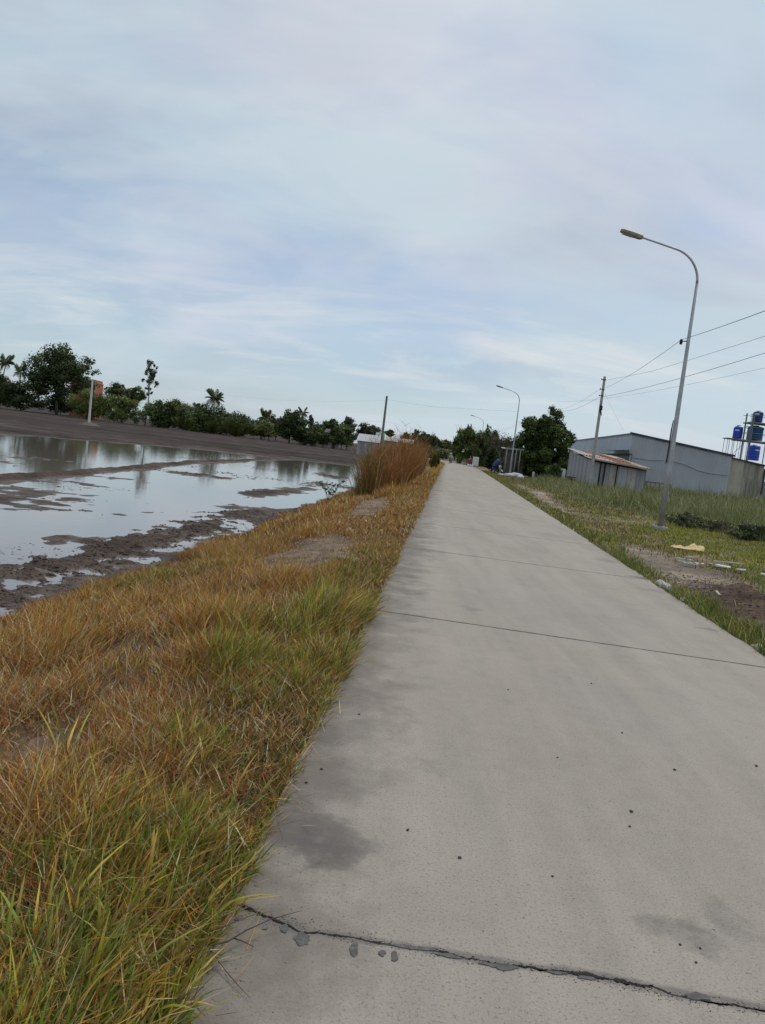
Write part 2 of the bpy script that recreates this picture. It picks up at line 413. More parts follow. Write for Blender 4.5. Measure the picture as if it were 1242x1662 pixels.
def build_water():
    xs = np.array([-400, -200, -100, -60, -40, -25, -12, -6, -2.5]); ys = np.array([-60, -20, 0, 10, 20, 40, 60, 80, 100.])
    X, Y = np.meshgrid(xs, ys); X = X + np.where(X == -2.5, .0755 * Y, 0)
    i = np.arange(X.size).reshape(X.shape); F = np.stack([i[:-1, :-1], i[:-1, 1:], i[1:, 1:], i[1:, :-1]], -1).reshape(-1, 4)
    M = bpy.data.materials.new('paddy_water'); M.use_nodes = True; t = M.node_tree; b = t.nodes['Principled BSDF']
    b.inputs['Base Color'].default_value = (.20, .175, .15, 1); b.inputs['Roughness'].default_value = .02; b.inputs['IOR'].default_value = 1.75
    b.inputs['Specular IOR Level'].default_value = .5
    tc = N(t, 'ShaderNodeTexCoord'); bn = N(t, 'ShaderNodeBump'); bn.inputs['Strength'].default_value = .05; bn.inputs['Distance'].default_value = .03
    t.links.new(noise(t, mapping(t, tc.outputs['Object'], (0, 0, 0), (0, 0, .3), (1, 2.2, 1)), 2.6, 4, .55, .5), bn.inputs['Height']); t.links.new(bn.outputs[0], b.inputs['Normal'])
    o = np_obj('water', np.stack([X.ravel(), Y.ravel(), np.full(X.size, WATER_Z)], 1), F, M); tag(o, kind='structure')
build_water()

# ------------------------------------------------------------------ concrete road
def concrete_mat():
    M = bpy.data.materials.new('road_concrete'); M.use_nodes = True; t = M.node_tree; b = t.nodes['Principled BSDF']
    tc = N(t, 'ShaderNodeTexCoord'); o = tc.outputs['Object']
    c = mixc(t, ramp(t, noise(t, o, .45, 5, .6), [(.3, 0), (.7, 1)]), (.312, .270, .222), (.388, .342, .285))
    c = mixc(t, ramp(t, noise(t, mapping(t, o, (0, 0, 0), (0, 0, .08), (3.2, .30, 1)), 1.2, 6, .65), [(.40, 0.0), (.62, .42)]), c, (.250, .222, .195))
    c = mixc(t, ramp(t, noise(t, mapping(t, o, (5, 3, 0), (0, 0, .08), (1.3, .12, 1)), 1.0, 5, .6), [(.46, 0.0), (.60, .40)]), c, (.415, .37, .315))
    c = mixc(t, ramp(t, noise(t, o, 2.2, 8, .72), [(.50, 0.0), (.64, .24)]), c, (.225, .196, .170))
    c = mixc(t, ramp(t, noise(t, o, 7, 6, .7), [(.36, .0), (.75, .38)]), c, (.40, .365, .315))
    # sand and stone grains of the worn top
    c = mixc(t, ramp(t, noise(t, o, 95, 3, .7), [(.30, .85), (.47, 0.0)]), c, (.15, .135, .125))
    c = mixc(t, ramp(t, noise(t, o, 140, 2, .7), [(.58, 0.0), (.72, .8)]), c, (.48, .45, .39))
    c = mixc(t, ramp(t, noise(t, o, 30, 4, .7), [(.27, .75), (.36, 0.0)]), c, (.12, .11, .105))
    uv = N(t, 'ShaderNodeUVMap'); uv.uv_map = 'edge'; su = N(t, 'ShaderNodeSeparateXYZ'); t.links.new(uv.outputs[0], su.inputs[0])
    nz = noise(t, o, 2.4, 5, .65)
    # soil washed over the grassy edge
    e = math_n(t, 'ADD', su.outputs[0], math_n(t, 'MULTIPLY', math_n(t, 'SUBTRACT', nz, .5), 1.5))
    c = mixc(t, ramp(t, e, [(.0, .90), (.25, .55), (.55, .0)]), c, (.17, .145, .122))
    er = math_n(t, 'ADD', su.outputs[2], math_n(t, 'MULTIPLY', math_n(t, 'SUBTRACT', nz, .5), .9))
    # dirt along the joints
    jd = math_n(t, 'MINIMUM', su.outputs[1], math_n(t, 'SUBTRACT', 1.0, su.outputs[1]))
    jn = math_n(t, 'ADD', jd, math_n(t, 'MULTIPLY', math_n(t, 'SUBTRACT', noise(t, o, 13, 6, .75), .5), .011))
    c = mixc(t, ramp(t, jn, [(.0, .75), (.0022, .45), (.0040, 0.0)]), c, (.15, .135, .125))
    dist = N(t, 'ShaderNodeVectorMath', operation='ADD')
    nv = noise(t, o, 4.5, 5, .65, 0, 1)
    sc = N(t, 'ShaderNodeVectorMath', operation='MULTIPLY_ADD'); t.links.new(nv, sc.inputs[0]); sc.inputs[1].default_value = (.46, .46, 0); sc.inputs[2].default_value = (-.23, -.23, 0)
    t.links.new(o, dist.inputs[0]); t.links.new(sc.outputs[0], dist.inputs[1])
    brk = ramp(t, noise(t, o, 9, 6, .7), [(.30, .35), (.52, 1.0)])
    def stain(px, py, rx, ry, amt, col=(.13, .115, .105), rot=0.0):
        nonlocal c
        p = P(px, py, 0)
        mp = N(t, 'ShaderNodeMapping', vector_type='TEXTURE'); t.links.new(dist.outputs[0], mp.inputs[0])
        mp.inputs[1].default_value = (p.x, p.y, 0); mp.inputs[2].default_value = (0, 0, rot); mp.inputs[3].default_value = (rx, ry, 1)
        fl = N(t, 'ShaderNodeVectorMath', operation='MULTIPLY'); t.links.new(mp.outputs[0], fl.inputs[0]); fl.inputs[1].default_value = (1, 1, 0)
        ln = N(t, 'ShaderNodeVectorMath', operation='LENGTH'); t.links.new(fl.outputs[0], ln.inputs[0])
        c = mixc(t, math_n(t, 'MULTIPLY', ramp(t, ln.outputs['Value'], [(.15, amt), (.65, amt * .62), (1.0, 0.0)]), brk), c, col)
    stain(520, 1368, .30, .19, 1.0); stain(465, 1335, .34, .13, .75); stain(545, 1395, .15, .12, .85)
    stain(505, 1195, .16, .26, .6); stain(545, 1105, .14, .4, .45); stain(600, 1000, .2, .45, .4)
    stain(1080, 1505, .16, .10, .50); stain(1135, 1510, .06, .12, .55); stain(1205, 1505, .10, .16, .40)
    stain(1045, 938, .34, .16, .85, (.10, .09, .085)); stain(1150, 1022, .16, .10, .6); stain(1075, 960, .5, .22, .35)
    stain(985, 910, .25, .4, .4); stain(675, 900, .40, .22, .55); stain(690, 893, .5, .22, .5); stain(662, 935, .22, .2, .5); stain(655, 960, .28, .2, .4)
    stain(680, 870, .5, .4, .4); stain(765, 988, .10, .12, .5); stain(700, 1240, .1, .1, .25); stain(900, 870, .8, .8, .18)
    stain(905, 985, 1.4, 2.0, .14, (.25, .215, .22)); stain(1050, 1150, .9, 1.0, .14, (.26, .225, .225))
    t.links.new(c, b.inputs['Base Color']); b.inputs['Roughness'].default_value = .88; b.inputs['Specular IOR Level'].default_value = .3
    bn = N(t, 'ShaderNodeBump'); bn.inputs['Strength'].default_value = .55; bn.inputs['Distance'].default_value = .004
    hh = math_n(t, 'ADD', noise(t, o, 120, 4, .7), math_n(t, 'MULTIPLY', noise(t, mapping(t, o, (0, 0, 0), (0, 0, .08), (1, 9, 1)), 11, 3, .6), .8))
    t.links.new(hh, bn.inputs['Height']); t.links.new(bn.outputs[0], b.inputs['Normal'])
    return M
ROADM = concrete_mat()
def build_road():
    dark = new_mat('joint_soil', (.075, .068, .062), .95, nscale=20)
    yy = np.concatenate([np.linspace(-8, 90, 40), np.linspace(94, 300, 40)])
    V = []; F = []
    for k, y in enumerate(yy):
        V += [(xL(y) + .06, y, -.03), (xR(y) - .06, y, -.03), (xL(y) + .06, y, -.09), (xR(y) - .06, y, -.09)]
    for k in range(len(yy) - 1):
        a = 4 * k; b = a + 4; F += [(a, a + 1, b + 1, b), (a, b, b + 2, a + 2), (a + 1, a + 3, b + 3, b + 1)]
    mb = MB(); mb.add(V, F); road = mb.build('road', dark); tag(road, kind='structure')
    cr_px = [(345, 1462), (385, 1470), (440, 1489), (470, 1502), (490, 1514), (520, 1515), (560, 1520), (600, 1530), (650, 1537), (700, 1542), (735, 1550), (760, 1556), (800, 1563), (850, 1567), (900, 1577),
             (960, 1586), (1010, 1594), (1060, 1603), (1090, 1615), (1120, 1621), (1160, 1629), (1200, 1632), (1242, 1640)]
    cw = [P(a, b) for a, b in cr_px]
    cx = np.array([p.x for p in cw] + [2.4, 3.0, 3.6]); cy = np.array([p.y for p in cw] + [2.19, 2.13, 2.10])
    JY = [-6.0, -2.5, None, 7.45, 12.6, 17.2, 22.5, 28.0, 33.2] + [38.6 + 5.3 * k for k in range(48)]
    sk = -.13                                             # joints run square to the road
    slabs = []
    def edge(j, side):                                    # points left->right along joint j, shifted to one side by the half gap
        y0 = JY[j]
        if y0 is None:
            xs = np.linspace(float(xL(2.5)), float(xR(2.1)), 800)
            yb = np.interp(xs, cx, cy) + .017 * fbm(xs, xs * 0, 9, 7, 140, .70)
            g = .0018 + .0075 * np.clip(fbm(xs, xs * 0, 6, 4, 143, .7) + .15, 0, 1) + .026 * np.clip(fbm(xs, xs * 0, 11, 5, 145, .7) - .16, 0, 1)
            return [(x, y + side * gg + (.005 * abs(vn(np.array(x * 110), np.array(side), 147))) * side, 0) for x, y, gg in zip(xs, yb, g * (.75 + .8 * np.abs(fbm(xs, xs * 0 + side * 3.3, 24, 4, 149, .7))))]
        g = .011 if y0 < 30 else .016
        xl = float(xL(y0)); xr = float(xR(y0)); w = xr - xl
        n = 40 if y0 < 14 else 6
        out = []
        for k in range(n + 1):
            u = k / n; x = xl + w * u; y = y0 + sk * (x - xl) + side * g
            if n == 40: y += .004 * float(vn(np.array(x * 9), np.array(side * 3.), 150 + j))
            x = float(xL(y)) + w * u
            out.append((x, y, 0))
        return out
    for j in range(len(JY) - 1):
        A = edge(j, 1); B = edge(j + 1, -1)
        ym = 8 if JY[j] is not None and JY[j] > 90 else 3
        ins = []
        lo = A[0][1]; hi = B[0][1]; lo2 = A[-1][1]; hi2 = B[-1][1]
        Lp = [(float(xL(lo + (hi - lo) * k / 24)) - .0 + .02 * float(vn(np.array(k * .9 + j * 31), np.array(.3), 161)), lo + (hi - lo) * k / 24, 0) for k in range(1, 24)]
        Rp = [(float(xR(lo2 + (hi2 - lo2) * k / 24)) + .03 * float(vn(np.array(k * .8 + j * 17), np.array(.7), 163)), lo2 + (hi2 - lo2) * k / 24, 0) for k in range(1, 24)]
        ring = A + Rp + B[::-1] + Lp[::-1]
        bm = bmesh.new(); uvl = bm.loops.layers.uv.new('edge')
        tv = [bm.verts.new(p) for p in ring]
        lip = [bm.verts.new((p[0], p[1], -.12)) for p in ring]
        top = bm.faces.new(tv)
        n = len(ring)
        for k in range(n): bm.faces.new((tv[k], lip[k], lip[(k + 1) % n], tv[(k + 1) % n]))
        bmesh.ops.triangulate(bm, faces=[top])
        bm.normal_update()
        ax = [p[0] for p in A]; ay = [p[1] for p in A]; bx_ = [p[0] for p in B]; by_ = [p[1] for p in B]
        for f in bm.faces:
            for l in f.loops:
                x, y, _ = l.vert.co
                v0 = float(np.interp(x, ax, ay)); v1 = float(np.interp(x, bx_, by_))
                l[uvl].uv = (x - float(xL(y)), (y - v0) / (v1 - v0))
        me = bpy.data.meshes.new('concrete_slab'); bm.to_mesh(me); bm.free(); me.materials.append(ROADM)
        o = bpy.data.objects.new('concrete_slab', me); COL.objects.link(o); o.parent = road
    # lumps of dark mortar stuck along the broken joint
    mort = new_mat('mortar', (.125, .118, .113), .9, nscale=40, namt=.35, bump=.5, bscale=90)
    for (a, b, rx, ry) in [(491, 1522, .020, .030), (462, 1508, .009, .018), (430, 1506, .008, .012), (388, 1492, .012, .012), (575, 1540, .011, .028), (620, 1548, .009, .016), (640, 1553, .009, .018),
                           (680, 1540, .06, .010), (812, 1569, .045, .014), (1130, 1618, .030, .014), (950, 1588, .03, .007), (728, 1552, .03, .008), (905, 1580, .025, .006)]:
        p = P(a, b); n = 22; mb = MB(); rx *= 1.35; ry *= 1.25
        ph = random.uniform(0, 50); rr = [1 + .42 * float(vn(np.array(ph + 1.5 * math.cos(6.283 * k / n)), np.array(ph + 1.5 * math.sin(6.283 * k / n)), 430)) + .16 * random.uniform(-1, 1) for k in range(n)]
        V = [(p.x + rx * rr[k] * math.cos(2 * math.pi * k / n), p.y + ry * rr[k] * math.sin(2 * math.pi * k / n), -.004) for k in range(n)]
        V += [(p.x + .85 * rx * rr[k] * math.cos(2 * math.pi * k / n), p.y + .85 * ry * rr[k] * math.sin(2 * math.pi * k / n), .003) for k in range(n)]
        mb.add(V, [(k, (k + 1) % n, n + (k + 1) % n, n + k) for k in range(n)] + [tuple(range(n, 2 * n))])
        mb.build('mortar_patch', mort, road)
build_road()

# ------------------------------------------------------------------ grass
def pick(pal, wts):
    """a palette colour for each point: wts (n,k)"""
    w = np.cumsum(wts / wts.sum(1, keepdims=True), 1); u = rng.random((len(w), 1))
    return np.array(pal)[np.minimum((u > w).sum(1), len(pal) - 1)]
def blades(name, base, h, w, az, lean, bend, col, tip, K, mat, twist=None, kind='stuff', parent=None):
    n = len(base); d = np.stack([np.cos(az), np.sin(az)], 1)
    tw = (az + np.pi / 2 + rng.normal(0, .9, n)) if twist is None else twist
    wv = np.stack([np.cos(tw), np.sin(tw), 0 * tw], 1)
    V = np.zeros((n, 2 * K + 1, 3)); C = np.zeros((n, 2 * K + 1, 3))
    for j in range(K + 1):
        t = j / K
        off = h * (lean * t + bend * t * t)
        z = h * (t * np.sqrt(np.clip(1 - .75 * lean ** 2, .05, 1)) - .55 * bend * t * t)
        c = base + np.concatenate([d * off[:, None], z[:, None]], 1)
        cc = col + (tip - col) * t
        if j < K:
            ww = (w * (.55 + .45 * math.sin(math.pi * min(1, .15 + t))) * (1 - .35 * t) * .5)[:, None]
            V[:, 2 * j] = c - wv * ww; V[:, 2 * j + 1] = c + wv * ww
            C[:, 2 * j] = cc; C[:, 2 * j + 1] = cc
        else: V[:, 2 * K] = c; C[:, 2 * K] = cc
    b = (np.arange(n) * (2 * K + 1))[:, None]
    F = np.concatenate([b + np.array([[2 * j, 2 * j + 1, 2 * j + 3, 2 * j + 2]]) for j in range(K - 1)]) if K > 1 else None
    F3 = b + np.array([[2 * K - 2, 2 * K - 1, 2 * K]])
    o = np_obj(name, V.reshape(-1, 3), F, mat, C.reshape(-1, 3), False, F3=F3, parent=parent)
    if kind: o['kind'] = kind
    return o
GRASS = attr_mat('grass_blade', .55, .13, .4)
STRAW = attr_mat('dry_blade', .75, .09, .2)
GREEN = (.080, .145, .020); FRESH = (.180, .275, .026); YEL = (.440, .375, .050); GOLD = (.600, .370, .070); ORNG = (.520, .235, .046)
BRWN = (.165, .080, .032); STRW = (.56, .45, .26); RUST = (.340, .120, .032); OLIV = (.160, .145, .050)

def vary(c, a=.22):
    return np.clip(c * (1 + rng.normal(0, a, (len(c), 1))) * (1 + rng.normal(0, .06, c.shape)), .008, .8)
def greenness(x, y):
    s = x - xL(y); n = fbm(x, y, .9, 3, 201)
    edge = sst(-1.0, -.30, s + .32 * n) * (1.5 * sst(14, 9, y) + .32) + .55 * sst(-.75, -.2, s) * sst(3.0, 4.0, y) * sst(9.5, 7.5, y)
    near = .85 * sst(4.4, 2.4, y) * (.50 + 1.1 * n) * sst(-2.0, -.7, s)
    pat = 1.0 * np.exp(-(((s + 3.0) / .65) ** 2 + ((y - 10.3) / 1.7) ** 2))
    pat2 = .5 * np.exp(-(((s + 2.6) / .6) ** 2 + ((y - 16) / 2.5) ** 2))
    return np.clip(edge * (.72 + .6 * n) + near + pat + pat2 + .10 * sst(.2, .7, fbm(x, y, .45, 3, 205)), 0, 1)
def bank_points(n, y0, y1, s0, s1, p=1.0):
    u = rng.random(n); y = (y0 ** p + u * (y1 ** p - y0 ** p)) ** (1 / p); s = s0 + (s1 - s0) * rng.random(n)
    x = xL(y) + s
    keep = (x > -.60 * y - .9) & (s > -3.75 + .35 * vn(y * .9, y * 0, 210) + .3 * vn(y * 3.1, y * 0, 211))
    return x[keep], y[keep]
def bank_layer(name, n, y0, y1, s0, s1, K, hs, ws, kind, p=1.0, thin=1.0):
    x, y = bank_points(n, y0, y1, s0, s1, p); s = x - xL(y)
    b = np.clip(bare_left(x, y), 0, 1)
    tuft = fbm(x, y, 2.2, 3, 220)
    keep = rng.random(len(x)) > b * .94 * thin
    if kind == 'green': keep &= rng.random(len(x)) < np.clip(greenness(x, y) * 1.15 + .05, 0, 1) * np.clip(.72 + 1.6 * tuft, .10, 1)
    if kind == 'gold': keep &= rng.random(len(x)) < np.clip(1.0 - .8 * greenness(x, y), 0.08, 1) * np.clip(.62 + 1.5 * tuft, .10, 1)
    x = x[keep]; y = y[keep]; s = s[keep]; b = b[keep]; tuft = tuft[keep]; m = len(x)
    g = greenness(x, y); n1 = fbm(x, y, .7, 3, 225)
    z = H(x, y)
    h = hs * (1 + .75 * tuft) * (1 - .65 * b) * np.clip(rng.normal(1, .28, m), .35, 1.8)
    h = h * (1 - .30 * sst(-.30, .0, s)) * (1 - .45 * sst(-1.8, -3.4, s)) * (1 - .40 * sst(8, 12, y) * sst(-2.2, -1.3, s))
    h = h * (.72 + .5 * sst(-.35, .35, fbm(x, y, .55, 2, 228))) * (1 + 1.5 * np.exp(-((s + 1.25) / .5) ** 2) * sst(24.5, 28, y) * sst(62, 50, y))
    h = h * (1 + .5 * sst(-.3, -.05, s) * sst(.05, .5, fbm(y * 0, y, 1.7, 2, 231)))
    w = ws * np.clip(rng.normal(1, .28, m), .4, 1.8)
    az = rng.uniform(-np.pi, np.pi, m); lean = np.abs(rng.normal(.22, .2, m)); bend = np.abs(rng.normal(.28, .22, m))
    # wind combs the dry stand towards the road and away from the camera
    az = np.where(rng.random(m) < .55, rng.normal(.75, .7, m), az)
    if kind == 'green':
        W_ = np.stack([1.2 + 0 * g, .95 * g + .1, .42 + .5 * n1 * (n1 > 0), .16 + .2 * (1 - g), .04 + .12 * (1 - g), .02 + 0 * g, .05 + 0 * g], 1)
        c = pick([GREEN, FRESH, YEL, GOLD, ORNG, BRWN, OLIV], np.clip(W_, .01, None))
        tipc = c * .75 + .25 * np.array(YEL)
        t2 = rng.random((m, 1)) < .22; tipc = np.where(t2, np.array(GOLD), tipc)
    elif kind == 'gold':
        W_ = np.stack([.42 - .3 * n1, .85 + .5 * n1, .52 + .4 * n1, .34 + 0 * g, .20 + .2 * n1, .16 + .3 * g, .25 * g + .03], 1)
        c = pick([GOLD, ORNG, RUST, BRWN, STRW, YEL, OLIV], np.clip(W_, .02, None))
        tipc = c * .6 + .4 * np.array(GOLD); tipc = np.where(rng.random((m, 1)) < .3, c * .4 + .6 * np.array(STRW), tipc)  # paler straw on some tips paints highlights into the dry blades
    else:
        W_ = np.stack([.65 + 0 * g, .5 + 0 * g, .42 + .3 * np.clip(n1, 0, 1), .3 - .1 * g, .10 + .35 * g], 1)
        c = pick([BRWN, RUST, STRW, ORNG, OLIV], W_); tipc = c
        lean = rng.uniform(.6, 1.1, m); bend = rng.normal(.05, .1, m); h = h * 1.05; z = z + rng.random(m) * .10 * (1 - b); az = rng.uniform(-np.pi, np.pi, m)
    c = vary(c, .34); tipc = vary(tipc, .2)
    blades(name, np.stack([x, y, z - .012], 1), h, w, az, lean, bend, c, tipc, K, GRASS if kind == 'green' else STRAW)
bank_layer('bank_grass', 60000, 1.0, 5.2, -2.6, .035, 4, .19, .0105, 'green', 1.3)
bank_layer('bank_grass', 7000, 1.0, 5.2, -2.6, .02, 5, .19, .0150, 'green', 1.3)
bank_layer('bank_dry_grass', 46000, 1.0, 5.2, -3.8, .02, 4, .20, .0062, 'gold', 1.3)
bank_layer('bank_thatch', 90000, 1.0, 5.4, -3.8, .03, 2, .16, .0040, 'thatch', 1.2)
bank_layer('bank_grass', 60000, 5.0, 14, -3.8, .04, 3, .22, .0120, 'green')
bank_layer('bank_dry_grass', 80000, 5.0, 14, -3.8, .02, 3, .25, .0075, 'gold')
bank_layer('bank_thatch', 60000, 5.2, 14, -3.8, .03, 2, .18, .0065, 'thatch', 1, .55)
bank_layer('bank_grass', 14000, 13.5, 42, -3.8, .06, 2, .26, .024, 'green')
bank_layer('bank_dry_grass', 66000, 13.5, 42, -3.8, .04, 2, .27, .019, 'gold')
bank_layer('bank_thatch', 30000, 13.5, 42, -3.8, .04, 2, .22, .018, 'thatch', 1, .5)
bank_layer('bank_dry_grass', 22000, 41, 130, -3.8, .1, 2, .38, .05, 'gold')
bank_layer('bank_grass', 7000, 41, 130, -3.8, .1, 2, .34, .05, 'green')

# a few broad arching blades right at the road's edge in front
def edge_blades():
    px = [(300, 1560, .42, .35), (250, 1600, .40, .3), (330, 1500, .36, .6), (350, 1440, .33, .5), (215, 1630, .45, -.2), (180, 1500, .46, .2), (60, 1300, .5, -.3), (130, 1640, .40, .5), (20, 1560, .42, 1.4),
          (90, 1480, .45, 1.0), (250, 1440, .42, .9), (390, 1300, .35, .3), (310, 1250, .45, 1.3), (120, 1220, .5, 1.9), (70, 1600, .4, 1.2), (380, 1390, .34, .1), (290, 1640, .30, -.3)]
    B = []; h = []; az = []
    for a, b, hh, q in px:
        for k in range(6):
            p = P(a + random.uniform(-25, 25), b + random.uniform(-15, 35), 0.0)
            s = p.x - float(xL(p.y))
            if s > .02: p.x -= s + random.uniform(0, .05)
            B.append((p.x, p.y, h1(p.x, p.y) - .01)); h.append(hh * random.uniform(.40, .80)); az.append(q + random.uniform(-.9, .9))
    n = len(B)
    c = pick([FRESH, YEL, GOLD, GREEN], np.tile([.35, .35, .2, .25], (n, 1)))
    blades('bank_grass', np.array(B), np.array(h), rng.uniform(.011, .019, n), np.array(az), rng.uniform(.1, .4, n), rng.uniform(.2, .7, n), vary(c), vary(c * .6 + .4 * np.array(GOLD), .1), 6, GRASS)
edge_blades()

LAWN = (.140, .178, .034); LIME = (.360, .390, .038); WEED = (.145, .200, .042); WEEDG = (.235, .265, .095); SEED = (.38, .33, .19)
def weedfront(y): return np.interp(y, [6, 20, 24, 29, 33, 38, 50, 66, 90], [7.2, 6.4, 5.7, 5.1, 4.6, 3.4, 3.0, 3.2, 3.2])
def right_layer(name, n, y0, y1, r0, r1, K, hs, ws, kind, p=1.0):
    u = rng.random(n); y = (y0 ** p + u * (y1 ** p - y0 ** p)) ** (1 / p); r = r0 + (r1 - r0) * rng.random(n); x = xR(y) + r
    pr = np.clip(path_right(x, y), 0, 1); n1 = fbm(x, y, .5, 3, 240); n2 = fbm(x, y, 2.0, 3, 243)
    wf = weedfront(y) + .45 * n1 + .25 * n2
    md = np.exp(-((r - 1.15 - .08 * (y - 10)) / .75) ** 2) * sst(13.0, 12.0, y) * sst(5, 6.5, y)
    if kind == 'lawn':
        soil_band = sst(.25, .5, r) * sst(2.4, 1.6, r) * sst(19, 15, y)
        dens = np.clip(.62 + 1.1 * n2 + .5 * n1, .03, 1) * (1 - pr) * (1 - .97 * md) * (1 - .9 * soil_band) * (r < wf + .3)
    elif kind == 'edge': dens = np.clip(.55 + .9 * fbm(x, y, 1.1, 3, 247), 0.02, 1) * np.where((y > 10.7) & (y < 12.4), .25, 1)
    else: dens = (r > wf) * np.clip(.75 + .9 * n2, .12, 1)
    k = (rng.random(n) < dens) & ~((x > 16.5) & (x < 21.8) & (y > 61.4) & (y < 76)) & ~((x > 22.9) & (y > 74))
    x = x[k]; y = y[k]; r = r[k]; n1 = n1[k]; n2 = n2[k]; m = len(x); z = H(x, y)
    h = hs * np.clip(rng.normal(1, .3, m), .35, 1.9) * (1 + .35 * n2); w = ws * np.clip(rng.normal(1, .25, m), .5, 1.7)
    az = rng.uniform(-np.pi, np.pi, m); lean = np.abs(rng.normal(.25, .2, m)); bend = np.abs(rng.normal(.2, .2, m))
    if kind == 'lawn':
        far = sst(24, 34, y)
        br_ = sst(-.1, .35, fbm(x, y, .35, 3, 251)) * (1 - .8 * np.exp(-((r - 4.0) / 1.7) ** 2) * sst(13, 15, y)); W_ = np.stack([.5 + .3 * n1 - .35 * br_, .95 * np.exp(-((r - 4.0) / 1.7) ** 2) * (1 - far) * sst(13, 15, y) + .08, .22 + .4 * far + .3 * br_, .14 + .25 * br_, .08 + .3 * br_, .45 * br_ + .04], 1)
        c = pick([LAWN, LIME, OLIV, YEL, STRW, BRWN], np.clip(W_, .02, None))
        tipc = c
    elif kind == 'edge':
        c = pick([GREEN, LAWN, OLIV, STRW, YEL], np.tile([.45, .4, .2, .08, .12], (m, 1))); tipc = c * .8 + .2 * np.array(YEL)
    else:
        dk = np.exp(-((r - weedfront(y)) / 1.0) ** 2)
        W_ = np.stack([.5 + .5 * n1, .45 - .5 * n1, .22 + 0 * r, .12 + .35 * (n1 < -.15), .12 + .5 * (n1 > .25)], 1)
        c = pick([WEED, WEEDG, LAWN, SEED, OLIV], np.clip(W_, .02, None)); tipc = np.where(rng.random((m, 1)) < .3, np.array(SEED), c)
        h = h * (.55 + .6 * sst(0, 1.8, r - weedfront(y))) * (.55 + 1.0 * sst(-.45, .45, fbm(x, y, .45, 3, 249)))
    blades(name, np.stack([x, y, z - .01], 1), h, w, az, lean, bend, vary(c), vary(tipc, .1), K, GRASS)
right_layer('edge_grass', 9000, 5.5, 16, -.02, .38, 3, .16, .009, 'edge', .6)
right_layer('edge_grass', 9000, 16, 90, -.02, .7, 2, .17, .022, 'edge', .7)
right_layer('verge_grass', 120000, 9, 30, .2, 8, 2, .085, .020, 'lawn')
right_layer('verge_grass', 60000, 29, 100, .1, 6, 2, .13, .035, 'lawn', .8)
right_layer('weeds', 52000, 17, 34, 4.6, 16, 3, .42, .016, 'weed', .8)
right_layer('weeds', 60000, 32, 76, 2.6, 24, 2, .46, .035, 'weed', .8)
right_layer('weeds', 16000, 60, 76, 12, 40, 2, .6, .06, 'weed')

# ------------------------------------------------------------------ leaves, trees, shrubs
LEAF = attr_mat('leaf', .6, .16, .3)
BARK = new_mat('bark', (.115, .095, .075), .95, nscale=9, namt=.45, bump=.6, bscale=14)
BARKP = new_mat('pale_bark', (.30, .275, .24), .9, nscale=6, namt=.35, bump=.4, bscale=14)
def leaf_quads(pos, nrm, size, aspect, col, droop=0.0, long_dir=None):
    n = len(pos); a = rng.normal(0, 1, (n, 3))
    if long_dir is not None: a = long_dir + .35 * a
    a = a - nrm * (a * nrm).sum(1, keepdims=True); a /= np.linalg.norm(a, axis=1, keepdims=True) + 1e-9
    a[:, 2] -= droop; b = np.cross(nrm, a)
    L = (size * .5)[:, None]; Wd = L * aspect
    V = np.stack([pos - a * L, pos + b * Wd - a * L * .1, pos + a * L, pos - b * Wd - a * L * .1], 1).reshape(-1, 3)
    F = (np.arange(n) * 4)[:, None] + np.array([[0, 1, 2, 3]])
    return V, F, np.repeat(col, 4, 0)
def crown_leaves(puffs, n, size, cols, sub=30, subr=.3, aspect=.55, droop=0.0, vert=False, fill=.35):
    """leaf-sized faces in many small clumps spread over the outside of a few big masses"""
    P_ = np.array([p[:3] for p in puffs], float); R_ = np.array([p[3:] for p in puffs], float)
    wt = (R_.prod(1)) ** (2 / 3); wt /= wt.sum()
    pi = rng.choice(len(puffs), sub, p=wt)
    d = rng.normal(0, 1, (sub, 3)); d /= np.linalg.norm(d, axis=1, keepdims=True)
    rad = np.where(rng.random(sub) < fill, rng.uniform(.2, .7, sub), rng.uniform(.7, .95, sub))[:, None]
    sc = P_[pi] + R_[pi] * d * rad
    sr = R_[pi] * subr * rng.uniform(.65, 1.35, (sub, 1))
    tone = np.clip(rng.normal(1, .22, sub), .5, 1.6); hue = rng.choice(len(cols), sub)
    w2 = sr.mean(1) ** 2; k = rng.choice(sub, n, p=w2 / w2.sum())
    e = rng.normal(0, 1, (n, 3)); e /= np.linalg.norm(e, axis=1, keepdims=True)
    rr = (rng.random((n, 1)) ** .45) * (1 + .35 * (rng.random((n, 1)) < .12))
    pos = sc[k] + sr[k] * e * rr
    nr = e * .7 + rng.normal(0, .55, (n, 3)) + np.array([0, 0, .35]); nr /= np.linalg.norm(nr, axis=1, keepdims=True)
    c = np.array(cols)[hue[k]] * tone[k][:, None] * np.clip(rng.normal(1, .2, (n, 1)), .5, 1.7)
    ld = np.tile([[0, 0, -1.0]], (n, 1)) if vert else None
    return leaf_quads(pos, nr, size * rng.uniform(.6, 1.4, n), aspect, np.clip(c, .004, .6), droop, ld), sc
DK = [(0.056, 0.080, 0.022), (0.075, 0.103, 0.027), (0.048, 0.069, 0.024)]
MD = [(0.098, 0.131, 0.033), (0.125, 0.158, 0.037), (0.075, 0.107, 0.029)]
LT = [(.150, .182, .038), (.120, .152, .034), (.185, .205, .046)]
OL = [(0.113, 0.117, 0.041), (0.090, 0.099, 0.037), (0.132, 0.129, 0.046)]
GY = [(0.078, 0.088, 0.058), (0.098, 0.107, 0.072), (0.062, 0.073, 0.047)]
